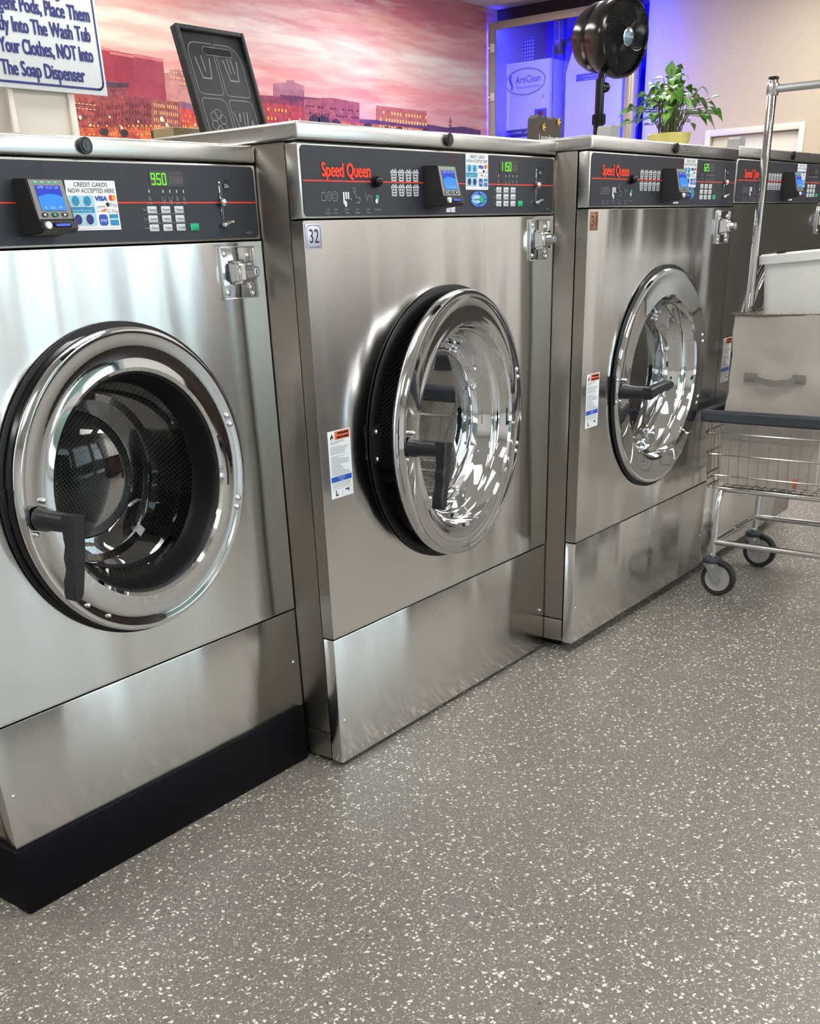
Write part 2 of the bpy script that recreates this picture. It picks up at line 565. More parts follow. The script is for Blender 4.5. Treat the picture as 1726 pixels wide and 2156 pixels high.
def rr_pts(x0, x1, z0, z1, r, n=5):
    out = []
    for cx, cz, a0 in ((x1 - r, z1 - r, 0), (x0 + r, z1 - r, 90), (x0 + r, z0 + r, 180), (x1 - r, z0 + r, 270)):
        for k in range(n + 1):
            a = math.radians(a0 + 90 * k / n)
            out.append((cx + r * math.cos(a), cz + r * math.sin(a)))
    return out


def thing(name, label, cat, loc=(0, 0, 0), rot=(0, 0, 0), group=None):
    o = bpy.data.objects.new(name, None); C.objects.link(o)
    o.location = loc; o.rotation_euler = rot
    o.empty_display_size = 0.1
    return tag(o, label, cat, group)


def tag(o, label, cat, group=None):
    o['label'] = label; o['category'] = cat
    if group: o['group'] = group
    return o


def struct(o):
    o['kind'] = 'structure'
    return o


def part(mb, name, parent, label=None, **kw):
    o = mb.build(name, parent, **kw)
    if label: o['label'] = label
    return o

# ------------------------------------------------------------------ room shell
FX = 7.0
XE, XW, YB, YF, ZC = 7.2, -4.2, 4.165, -5.2, 2.915
mb = MB(); mb.box(XW - .2, XE + .9, YF - .2, YB + .2, -.15, 0, 'floor_rubber'); struct(mb.build('floor'))
mb = MB(); mb.box(XW - .2, XE + .9, YF - .2, YB + .2, ZC, ZC + .1, 'ceiling_white'); struct(mb.build('ceiling'))
mb = MB(); mb.box(XW - .2, XE + .9, YB + .012, YB + .2, 0, ZC, 'wall_beige'); struct(mb.build('wall_back'))
mb = MB(); mb.box(XW - .2, XW, YF, YB + .012, 0, ZC, 'wall_cream'); struct(mb.build('wall_left'))
# right-hand end wall: opening for the glazed recess and for the door
EY0, EY1, EZ0, EZ1 = 2.77, 4.165, 0.9, 2.80
DY0, DY1, DZ = 1.479, 2.175, 1.844
mb = MB()
mb.box(XE, XE + .14, YF, DY0, 0, ZC, 'wall_beige')
mb.box(XE, XE + .14, DY0, DY1, DZ, ZC, 'wall_beige')
mb.box(XE, XE + .14, DY1, EY0, 0, ZC, 'wall_beige')
mb.box(XE, XE + .14, EY0, EY1 + .01, 0, EZ0, 'wall_beige')
mb.box(XE, XE + .14, EY0, EY1 + .01, EZ1 + .03, ZC, 'valance')
mb.box(XE - .012, XE, EY0, EY1 + .01, EZ1 + .02, ZC, 'valance')
mb.box(XE + .8, XE + .9, YF, YB + .012, 0, ZC, 'wall_beige')
mb.box(XE + .78, XE + .799, EY0 - .2, EY1, EZ0 - .2, ZC, 'blue_lit_lining'); mb.box(XE + .15, XE + .78, EY0 - .22, EY0 - .2, EZ0 - .2, ZC, 'blue_lit_lining'); mb.box(XE + .15, XE + .78, EY0 - .2, EY1, EZ0 - .22, EZ0 - .2, 'blue_lit_lining')
struct(mb.build('wall_right'))
mb = MB(); mb.box(XE - .2, XE, -3.1, .75, 0, ZC, 'wall_taupe'); mb.box(XE - .2, XE, YF, -3.1, 0, ZC, 'wall_cream'); struct(mb.build('wall_added'))  # unseen wall added to set dark and bright tones in the washer reflections
mb = MB(); mb.box(XE + .03, XE + .07, DY0 + .003, DY1 - .003, .005, DZ - .003, 'cream', .003)
door = struct(mb.build('door_1'))
mb = MB()
for y0, y1, z0, z1 in ((DY0 - .045, DY0, 0, DZ + .045), (DY1, DY1 + .045, 0, DZ + .045), (DY0, DY1, DZ, DZ + .045)):
    mb.box(XE - .018, XE, y0, y1, z0, z1, 'trim_white', .004)
struct(mb.build('trim_1'))
# shop front behind the camera: wall with large windows, seen only in reflections
wins = [(-3.0, -1.2), (-.9, .9), (1.2, 3.0), (3.3, 4.6)]
mb = MB()
mb.box(XW - .2, XE + .9, YF - .2, YF, 0, .08, 'wall_cream'); mb.box(XW - .2, XE + .9, YF - .2, YF, 2.45, ZC, 'wall_cream')
xs = [XW - .2] + [v for w in wins for v in w] + [XE + .9]
for a, b in zip(xs[::2], xs[1::2]): mb.box(a, b, YF - .2, YF, .08, 2.45, 'wall_cream')
struct(mb.build('wall_front'))
for i, (a, b) in enumerate(wins):
    mb = MB()
    for x0, x1, z0, z1 in ((a, a + .05, .08, 2.45), (b - .05, b, .08, 2.45), (a, b, .08, .13), (a, b, 2.40, 2.45), (a, b, 1.93, 1.97)):
        mb.box(x0, x1, YF - .12, YF - .06, z0, z1, 'aluminium')
    w = struct(mb.build('window_%d' % (i + 1)))
    mb = MB(); mb.box(a + .05, b - .05, YF - .094, YF - .088, .13, 2.40, 'window_glass')
    mb.build('pane', w)
# hedge added as something green to reflect, and pavement outside the windows
mb = MB()
random.seed(5)
mb.box(-7, 9, YF - 5.0, YF - 4.2, 0, 1.15, 'hedge_green', .2, 3)
bmesh.ops.subdivide_edges(mb.bm, edges=mb.bm.edges, cuts=6, use_grid_fill=True)
for v in mb.bm.verts: v.co += noise.noise_vector(v.co * 1.7) * .25
tag(mb.build('hedge'), 'clipped green hedge added outside the shop windows for the steel to reflect', 'hedge')
mb = MB(); mb.box(-9, 11, YF - 6, YF - .2, -.2, -.02, 'wall_cream'); struct(mb.build('pavement'))
# beige side wall strip and painted column at the far left
mb = MB(); mb.box(.463, .695, 1.6, 1.72, 0, ZC, 'cream', .004); col = struct(mb.build('column_left'))
mb = MB()
mb.box(.456, .474, 1.588, 1.6, 0, ZC, 'trim_white', .002); mb.box(.676, .699, 1.588, 1.6, 0, ZC, 'trim_white', .002)
struct(mb.build('trim_2'))

# unseen dark counter and cabinet added to darken the washer reflections
fc = thing('added_counter', 'unseen dark brown counter added across the aisle to darken the door reflections', 'counter', (3.6, -3.1, 0))
mb = MB(); mb.box(-.9, .9, -.38, .38, .88, .92, 'wood_brown', .006); part(mb, 'top', fc)
mb = MB(); mb.box(-.85, .85, -.32, .32, .08, .88, 'wood_brown', .004); part(mb, 'body', fc)
mb = MB(); mb.box(-.8, .8, -.28, .28, 0, .08, 'black_matte'); part(mb, 'kick_base', fc)
vc = thing('added_cabinet', 'unseen tall black cabinet added at the shop front as a dark reflection', 'added cabinet', (.05, -4.75, 0))
mb = MB(); mb.box(-.5, .5, -.4, .4, .04, 1.85, 'black_gloss', .01); part(mb, 'cabinet', vc)
mb = MB(); mb.box(-.42, .2, .4, .41, .5, 1.7, 'black_plastic', .003); part(mb, 'front_window', vc)
mb = MB(); mb.box(-.46, .46, -.36, .36, 0, .04, 'black_matte'); part(mb, 'base', vc)

# ceiling panels
LIGHTS = [(-2.2, -3.9), (.2, -3.9), (2.6, -3.9), (4.6, -3.9), (6.2, -3.9), (-2.2, -1.0), (.2, -1.0), (2.6, -1.0), (5.0, -1.0), (-1.0, 1.2), (1.4, 1.2), (3.8, 1.2), (6.0, 1.2), (.4, 3.2), (2.8, 3.2), (5.2, 3.2)]
first = None
for i, (x, y) in enumerate(LIGHTS):
    if first is None:
        first = thing('ceiling_light', 'square white panel light set in the ceiling above the washers', 'ceiling light', (x, y, ZC - .03), group='panel lights in the ceiling')
        mb = MB()
        for x0, x1, y0, y1 in ((-.61, .61, -.31, -.28), (-.61, .61, .28, .31), (-.61, -.58, -.28, .28), (.58, .61, -.28, .28)): mb.box(x0, x1, y0, y1, 0, .03, 'trim_white')
        part(mb, 'frame', first)
        mb = MB(); mb.box(-.58, .58, -.28, .28, .006, .02, 'panel_light'); part(mb, 'diffuser', first)
    else:
        r = first.copy(); C.objects.link(r); r.location = (x, y, ZC - .03)
        for ch in list(first.children):
            c = ch.copy(); C.objects.link(c); c.parent = r

# ------------------------------------------------------------------ mural of a skyline at sunset on the back wall
MY = YB + .006
mb = MB()
mb.box(2.45, 7.15, MY, MY + .006, .9, ZC - .002, 'mural_sky')
yy = MY - .0006
BLD=[
 ('far',[(3.377,2.186),(3.428,2.190),(3.430,2.205),(3.502,2.215),(3.555,2.204),(3.591,2.182),(3.552,1.870),(3.316,1.861)]),
 ('far',[(3.393,2.128),(3.596,2.121),(3.575,1.858),(3.341,1.849)]),
 ('redblock',[(2.892,2.273),(3.159,2.263),(3.104,1.840),(2.797,1.828)]),
 ('redblock2',[(3.163,2.266),(3.386,2.255),(3.376,2.036),(3.373,1.850),(3.078,1.839)]),
 ('cap',[(2.893,2.280),(2.985,2.276),(2.982,2.264),(2.890,2.266)]),
 ('cap',[(2.982,2.264),(3.158,2.258),(3.158,2.244),(2.979,2.250)]),
 ('cap',[(3.163,2.268),(3.387,2.258),(3.387,2.241),(3.160,2.251)]),
 ('slab',[(2.667,2.078),(2.973,2.118),(3.084,2.107),(3.087,2.012),(3.064,1.826),(2.607,1.808)]),
 ('dark',[(2.658,2.041),(2.824,2.032),(2.791,1.815),(2.607,1.808)]),
 ('roof',[(2.914,2.105),(3.092,2.112),(3.087,2.088),(2.916,2.081)]),
 ('brickA',[(2.831,2.005),(3.040,2.031),(3.013,1.824),(2.791,1.815)]),
 ('brickB',[(3.043,2.046),(3.256,2.044),(3.230,1.832),(2.998,1.823)]),
 ('brickC',[(3.248,2.044),(3.478,2.037),(3.458,1.840),(3.207,1.831)]),
 ('lav',[(3.479,2.045),(3.645,2.026),(3.631,1.847),(3.442,1.840)]),
 ('red',[(3.480,2.007),(3.656,1.996),(3.647,1.848),(3.450,1.840)]),
 ('far',[(4.167,2.207),(4.203,2.204),(4.198,2.076),(4.148,2.074)]),
 ('stripe',[(4.359,2.196),(4.489,2.213),(4.490,2.225),(4.568,2.230),(4.567,2.219),(4.668,2.203),(4.656,2.103),(4.343,2.085)]),
 ('mauve',[(4.214,2.121),(4.654,2.129),(4.965,2.150),(4.963,1.981),(4.184,1.910)]),
 ('mauve2',[(4.412,2.136),(4.655,2.137),(4.964,2.141),(4.961,2.118),(4.407,2.103)]),
 ('pink',[(4.653,2.123),(4.965,2.150),(5.273,2.136),(5.260,1.995),(4.635,1.966)]),
 ('redlow',[(4.208,2.077),(4.648,2.077),(4.626,1.899),(4.179,1.882)]),
 ('orange',[(5.478,2.126),(6.123,2.119),(6.136,1.975),(5.464,1.947)]),
 ('cap',[(5.478,2.132),(6.123,2.126),(6.123,2.113),(5.477,2.116)]),
 ('hill',[(5.264,2.032),(5.470,2.035),(5.875,2.023),(6.165,2.036),(6.400,2.026),(6.645,2.044),(6.914,2.027),(6.913,1.935),(5.250,1.877)]),
 ('glow',[(2.618,1.861),(3.151,1.889),(3.666,1.907),(4.246,1.960),(4.949,2.005),(5.812,2.007),(6.131,2.001),(6.126,1.907),(2.601,1.784)]),
]
WIN=[
 ('lit',[(3.266,2.020,0.005,0.020),(3.281,2.020,0.005,0.020),(3.296,2.019,0.005,0.020),(3.311,2.019,0.005,0.020),(3.327,2.019,0.005,0.020),(3.342,2.018,0.005,0.020),(3.373,2.018,0.005,0.020),(3.388,2.017,0.005,0.020),(3.404,2.017,0.005,0.020),(3.419,2.017,0.005,0.020),(3.435,2.016,0.005,0.020),(3.450,2.016,0.005,0.020),(3.259,1.981,0.005,0.020),(3.274,1.981,0.005,0.020),(3.304,1.980,0.005,0.020),(3.319,1.980,0.005,0.020),(3.335,1.979,0.005,0.020),(3.350,1.979,0.005,0.020),(3.365,1.979,0.005,0.020),(3.381,1.978,0.005,0.020),(3.396,1.978,0.005,0.020),(3.412,1.977,0.005,0.020),(3.427,1.977,0.005,0.020),(3.443,1.976,0.005,0.020),(3.251,1.942,0.005,0.020),(3.266,1.942,0.005,0.020),(3.282,1.942,0.005,0.020),(3.297,1.941,0.005,0.020),(3.312,1.941,0.005,0.020),(3.327,1.940,0.005,0.020),(3.358,1.939,0.005,0.020),(3.374,1.939,0.005,0.020),(3.389,1.938,0.005,0.020),(3.420,1.937,0.005,0.020),(3.436,1.937,0.005,0.020),(3.244,1.903,0.005,0.020),(3.259,1.903,0.005,0.020),(3.274,1.902,0.005,0.020),(3.289,1.902,0.005,0.020),(3.305,1.901,0.005,0.020),(3.320,1.901,0.005,0.020),(3.335,1.900,0.005,0.020),(3.351,1.900,0.005,0.020),(3.366,1.899,0.005,0.020),(3.382,1.899,0.005,0.020),(3.397,1.898,0.005,0.020),(3.413,1.898,0.005,0.020),(3.429,1.897,0.005,0.020)]),
 ('dk',[(2.837,1.981,0.005,0.019),(2.858,1.983,0.005,0.019),(2.901,1.987,0.005,0.019),(2.923,1.989,0.005,0.019),(2.945,1.991,0.005,0.019),(2.967,1.993,0.005,0.019),(2.989,1.995,0.005,0.019),(3.012,1.997,0.005,0.019),(2.828,1.942,0.005,0.019),(2.850,1.944,0.005,0.019),(2.872,1.946,0.005,0.019),(2.915,1.950,0.005,0.019),(2.937,1.952,0.005,0.019),(2.959,1.954,0.005,0.019),(2.981,1.956,0.005,0.019),(3.004,1.957,0.005,0.019),(2.820,1.904,0.005,0.019),(2.842,1.905,0.005,0.019),(2.863,1.907,0.005,0.019),(2.885,1.909,0.005,0.019),(2.907,1.911,0.005,0.019),(2.929,1.912,0.005,0.019),(2.996,1.918,0.005,0.019),(2.833,1.866,0.005,0.019),(2.855,1.868,0.005,0.019),(2.899,1.871,0.005,0.019),(2.921,1.873,0.005,0.019),(2.965,1.876,0.005,0.019),(2.988,1.878,0.005,0.020)]),
 ('dk',[(3.051,2.013,0.005,0.022),(3.073,2.012,0.005,0.022),(3.096,2.012,0.005,0.022),(3.119,2.012,0.005,0.022),(3.142,2.012,0.005,0.022),(3.188,2.011,0.005,0.022),(3.211,2.011,0.005,0.022),(3.234,2.011,0.005,0.022),(3.043,1.973,0.005,0.022),(3.065,1.973,0.005,0.022),(3.088,1.972,0.005,0.022),(3.111,1.972,0.005,0.022),(3.134,1.972,0.005,0.022),(3.180,1.971,0.005,0.022),(3.203,1.971,0.005,0.022),(3.226,1.970,0.005,0.022),(3.035,1.933,0.005,0.022),(3.057,1.933,0.005,0.022),(3.080,1.933,0.005,0.022),(3.103,1.932,0.005,0.022),(3.126,1.932,0.005,0.022),(3.149,1.931,0.005,0.022),(3.172,1.931,0.005,0.022),(3.219,1.930,0.005,0.022),(3.027,1.894,0.005,0.022),(3.049,1.893,0.005,0.022),(3.072,1.893,0.005,0.022),(3.118,1.892,0.005,0.022),(3.141,1.891,0.005,0.022),(3.164,1.890,0.005,0.022),(3.187,1.890,0.005,0.022),(3.211,1.889,0.005,0.023)]),
 ('lit',[(2.666,1.988,0.016,0.004),(2.693,1.988,0.016,0.004),(2.719,1.987,0.016,0.004),(2.746,1.987,0.016,0.004),(2.773,1.986,0.016,0.004),(2.800,1.986,0.016,0.004),(2.661,1.964,0.016,0.004),(2.687,1.964,0.016,0.004),(2.714,1.963,0.016,0.004),(2.741,1.963,0.016,0.004),(2.768,1.963,0.016,0.004),(2.795,1.962,0.016,0.004)]),
 ('hot',[(3.510,1.971,0.010,0.012),(3.551,1.971,0.010,0.012),(3.593,1.970,0.010,0.013),(3.614,1.970,0.010,0.013),(3.635,1.969,0.010,0.013),(3.485,1.943,0.010,0.012),(3.505,1.942,0.010,0.012),(3.526,1.942,0.010,0.013),(3.609,1.941,0.010,0.013),(3.630,1.940,0.010,0.013),(3.479,1.914,0.010,0.013),(3.500,1.914,0.010,0.013),(3.541,1.913,0.010,0.013),(3.562,1.912,0.010,0.013),(3.583,1.912,0.010,0.013),(3.604,1.912,0.010,0.013)]),
 ('lit',[(5.551,2.100,0.016,0.021),(5.657,2.099,0.017,0.021),(5.693,2.098,0.017,0.021),(5.729,2.098,0.017,0.021),(5.765,2.097,0.017,0.021),(5.839,2.097,0.017,0.022),(5.875,2.096,0.018,0.022),(5.913,2.096,0.018,0.022),(5.950,2.096,0.018,0.022),(5.988,2.095,0.018,0.022),(6.026,2.095,0.018,0.022),(6.102,2.094,0.018,0.022),(5.513,2.053,0.016,0.021),(5.583,2.052,0.016,0.021),(5.618,2.052,0.016,0.021),(5.654,2.051,0.017,0.021),(5.690,2.051,0.017,0.021),(5.726,2.050,0.017,0.022),(5.762,2.049,0.017,0.022),(5.799,2.049,0.017,0.022),(5.836,2.048,0.017,0.022),(5.873,2.048,0.018,0.022),(5.910,2.047,0.018,0.022),(5.947,2.047,0.018,0.022),(5.985,2.046,0.018,0.022),(6.023,2.046,0.018,0.022),(6.061,2.045,0.018,0.022),(6.100,2.045,0.019,0.022),(5.509,2.006,0.016,0.021),(5.544,2.005,0.016,0.021),(5.580,2.005,0.016,0.021),(5.615,2.004,0.017,0.022),(5.651,2.003,0.017,0.022),(5.687,2.003,0.017,0.022),(5.723,2.002,0.017,0.022),(5.759,2.001,0.017,0.022),(5.796,2.001,0.017,0.022),(5.833,2.000,0.017,0.022),(5.870,1.999,0.018,0.022),(5.907,1.998,0.018,0.022),(5.945,1.998,0.018,0.022),(5.983,1.997,0.018,0.022),(6.021,1.996,0.018,0.022),(6.059,1.996,0.018,0.022),(6.098,1.995,0.019,0.022)]),
 ('dk',[(4.675,2.090,0.014,0.011),(4.706,2.090,0.014,0.011),(4.738,2.090,0.014,0.011),(4.802,2.090,0.014,0.011),(4.835,2.090,0.014,0.011),(4.934,2.089,0.015,0.011),(4.967,2.089,0.015,0.011),(5.068,2.089,0.015,0.011),(5.137,2.089,0.015,0.011),(5.171,2.089,0.016,0.011),(5.241,2.089,0.016,0.011),(4.701,2.046,0.014,0.011),(4.765,2.046,0.014,0.011),(4.797,2.046,0.014,0.011),(4.830,2.045,0.014,0.011),(4.863,2.045,0.014,0.011),(4.896,2.045,0.015,0.011),(4.996,2.045,0.015,0.011),(5.030,2.044,0.015,0.011),(5.064,2.044,0.015,0.011),(5.098,2.044,0.015,0.011),(5.167,2.044,0.016,0.011),(5.202,2.044,0.016,0.011),(5.237,2.043,0.016,0.011),(4.696,2.002,0.014,0.011),(4.891,2.001,0.015,0.011),(4.957,2.000,0.015,0.011),(5.025,1.999,0.015,0.011),(5.163,1.998,0.016,0.011),(5.197,1.998,0.016,0.012)]),
 ('dk',[(4.369,2.172,0.002,0.055),(4.390,2.173,0.002,0.055),(4.412,2.173,0.002,0.055),(4.433,2.173,0.002,0.055),(4.454,2.174,0.002,0.056),(4.476,2.174,0.002,0.056),(4.497,2.175,0.002,0.056),(4.519,2.175,0.003,0.056),(4.540,2.175,0.003,0.056),(4.562,2.176,0.003,0.056),(4.584,2.176,0.003,0.056),(4.606,2.177,0.003,0.056),(4.628,2.177,0.003,0.057),(4.650,2.178,0.003,0.057)]),
 ('hot',[(4.270,2.051,0.016,0.019),(4.339,2.051,0.016,0.019),(4.374,2.051,0.017,0.019),(4.409,2.051,0.017,0.019),(4.444,2.051,0.017,0.019),(4.229,2.000,0.016,0.019),(4.263,1.999,0.016,0.019),(4.297,1.999,0.016,0.019),(4.332,1.999,0.016,0.019),(4.473,1.999,0.017,0.019),(4.256,1.947,0.016,0.019),(4.325,1.947,0.016,0.019),(4.360,1.946,0.017,0.019),(4.466,1.946,0.017,0.019),(4.502,1.945,0.017,0.019),(4.539,1.945,0.017,0.019)]),
 ('lit',[(3.456,2.196,0.008,0.007),(3.476,2.196,0.008,0.007),(3.517,2.196,0.009,0.007),(3.537,2.196,0.009,0.007),(3.557,2.197,0.009,0.007),(3.578,2.197,0.009,0.007),(3.431,2.168,0.008,0.007),(3.451,2.168,0.008,0.007),(3.471,2.168,0.009,0.007),(3.491,2.168,0.009,0.007),(3.532,2.168,0.009,0.007),(3.552,2.169,0.009,0.007),(3.573,2.169,0.009,0.007),(3.486,2.140,0.009,0.007),(3.507,2.140,0.009,0.007),(3.527,2.140,0.009,0.007),(3.547,2.140,0.009,0.007),(3.568,2.141,0.009,0.007)]),
 ('hot',[(2.742,1.881,0.012,0.009),(2.774,1.882,0.012,0.009),(2.806,1.884,0.012,0.009),(2.870,1.887,0.012,0.009),(2.969,1.891,0.012,0.009),(3.036,1.894,0.013,0.009),(3.070,1.896,0.013,0.009),(3.104,1.897,0.013,0.009),(3.138,1.899,0.013,0.009),(3.173,1.900,0.013,0.009),(3.208,1.902,0.013,0.009),(3.243,1.903,0.013,0.010),(3.278,1.905,0.014,0.010),(3.350,1.908,0.014,0.010),(2.733,1.837,0.012,0.009),(2.764,1.838,0.012,0.009),(2.829,1.841,0.012,0.009),(2.861,1.842,0.012,0.009),(2.894,1.844,0.012,0.009),(2.960,1.846,0.012,0.009),(2.993,1.848,0.013,0.009),(3.095,1.852,0.013,0.010),(3.129,1.853,0.013,0.010),(3.164,1.855,0.013,0.010),(3.199,1.856,0.013,0.010),(3.269,1.859,0.014,0.010),(3.341,1.862,0.014,0.010),(3.377,1.863,0.014,0.010),(3.488,1.868,0.014,0.010),(3.563,1.871,0.015,0.010),(3.639,1.874,0.015,0.010)]),
 ('hot',[(4.486,1.956,0.014,0.008),(4.729,1.964,0.014,0.008),(4.918,1.971,0.015,0.008),(5.181,1.979,0.016,0.008),(5.318,1.984,0.016,0.009),(5.528,1.991,0.017,0.009),(5.747,1.998,0.018,0.009),(4.422,1.914,0.014,0.008),(4.481,1.916,0.014,0.008),(4.601,1.919,0.014,0.008),(4.786,1.925,0.015,0.008),(4.850,1.927,0.015,0.008),(4.914,1.929,0.015,0.008),(5.177,1.936,0.016,0.009),(5.454,1.944,0.017,0.009),(5.744,1.953,0.018,0.009),(5.895,1.957,0.018,0.009),(5.972,1.960,0.019,0.009),(6.050,1.962,0.019,0.009),(6.129,1.964,0.019,0.009)]),
]
LAMPS=[(2.690,1.916,0.018),(3.311,1.937,0.025),(3.345,1.908,0.018),(4.589,1.999,0.011),(4.947,1.987,0.011),(2.757,1.881,0.011),(2.984,1.877,0.014),(3.119,1.915,0.011),(2.906,1.929,0.011),(3.585,1.919,0.014),(6.003,2.041,0.011),(4.786,1.956,0.011)]

for k, (n, pts) in enumerate(BLD):
    yy -= .0002
    mb.poly([(x, yy, z) for x, z in pts], 'mp_' + n)
for n, rs in WIN:
    yy -= .0003
    for x, z, w, h in rs: mb.rect(x, x + w, z - h, z, yy, 'mp_' + n)
yy -= .0004
random.seed(11)
for x, z, r in [(4.75, 2.0, .05), (4.85, 1.99, .06), (4.98, 1.985, .05), (5.35, 1.97, .06), (5.6, 1.965, .05), (5.75, 1.96, .06), (6.1, 1.97, .05), (3.0, 1.85, .03), (2.85, 1.85, .03), (3.25, 1.85, .04), (3.5, 1.85, .04)]:
    mb.poly([(x + r * (1 + .25 * random.random()) * math.cos(2 * PI * i / 14), yy, z + .6 * r * (1 + .3 * random.random()) * math.sin(2 * PI * i / 14)) for i in range(14)], 'mp_tree')
yy -= .0003
for x, z, r in LAMPS: mb.disc(x, z, r * .6, yy, 'mp_lamp', n=12)
# pylon
for a, b in (((6.43, 1.99), (6.455, 2.10)), ((6.48, 1.99), (6.455, 2.10)), ((6.43, 2.04), (6.48, 2.04)), ((6.435, 2.07), (6.475, 2.07))): mb.strip([a, b], .005, yy, 'mp_hill')
mural = tag(mb.build('wall_mural', normals=False), 'printed mural of a city skyline under a pink sunset sky on the back wall', 'mural')

# ------------------------------------------------------------------ washing machines
def panel_with_hole(mb, x0, x1, z0, z1, cx, cz, r, y, m, n=112):
    """flat sheet with a round opening; rows of quads from the circle out to the border"""
    inner, outer = [], []
    ang = [2 * PI * i / n for i in range(n)]
    for c in ((x0, z0), (x1, z0), (x1, z1), (x0, z1)):
        a = math.atan2(c[1] - cz, c[0] - cx) % (2 * PI)
        k = min(range(n), key=lambda i: abs(ang[i] - a)); ang[k] = a
    for a in ang:
        d = Vector((math.cos(a), math.sin(a)))
        t = min((((x1 if d.x > 0 else x0) - cx) / d.x) if abs(d.x) > 1e-9 else 9e9, (((z1 if d.y > 0 else z0) - cz) / d.y) if abs(d.y) > 1e-9 else 9e9)
        inner.append(mb.bm.verts.new((cx + r * d.x, y, cz + r * d.y)))
        outer.append(mb.bm.verts.new((cx + t * d.x, y, cz + t * d.y)))
    fs = [mb.bm.faces.new((inner[i], outer[i], outer[(i + 1) % n], inner[(i + 1) % n])) for i in range(n)]
    mb._tag(fs, m)


def basket_icon(mb, x, z, w, h, y, m):
    lw = w * .1
    a = [(x + .08 * w, z + .72 * h), (x + .16 * w, z), (x + .84 * w, z), (x + .92 * w, z + .72 * h)]
    mb.strip(a, lw, y, m, close=True)
    for k in (.33, .67): mb.strip([(x + k * w, z), (x + k * w, z + .72 * h)], lw * .8, y, m)
    for k in (.25, .5): mb.strip([(x + .1 * w, z + k * h), (x + .9 * w, z + k * h)], lw * .8, y, m)
    mb.strip([(x, z + .72 * h), (x + w * .35, z + .95 * h), (x + .6 * w, z + .74 * h), (x + .75 * w, z + h), (x + w, z + .72 * h)], lw, y, m)


SEG = {'0': 'abcdef', '1': 'bc', '5': 'acdfg', '9': 'abcdfg', '8': 'abcdefg', '6': 'acdefg', '2': 'abged', 'b': 'cdefg'}


def digits(mb, s, x, z, w, h, y, m, lw):
    for ch in s:
        if ch == '.':
            mb.rect(x - w * .18, x - w * .18 + lw, z, z + lw, y, m); continue
        P = {'a': [(x, z + h), (x + w, z + h)], 'b': [(x + w, z + h), (x + w, z + h / 2)], 'c': [(x + w, z + h / 2), (x + w, z)], 'd': [(x, z), (x + w, z)],
             'e': [(x, z + h / 2), (x, z)], 'f': [(x, z + h), (x, z + h / 2)], 'g': [(x, z + h / 2), (x + w, z + h / 2)]}
        for q in SEG[ch]: mb.strip(P[q], lw, y, m)
        x += w * 1.62


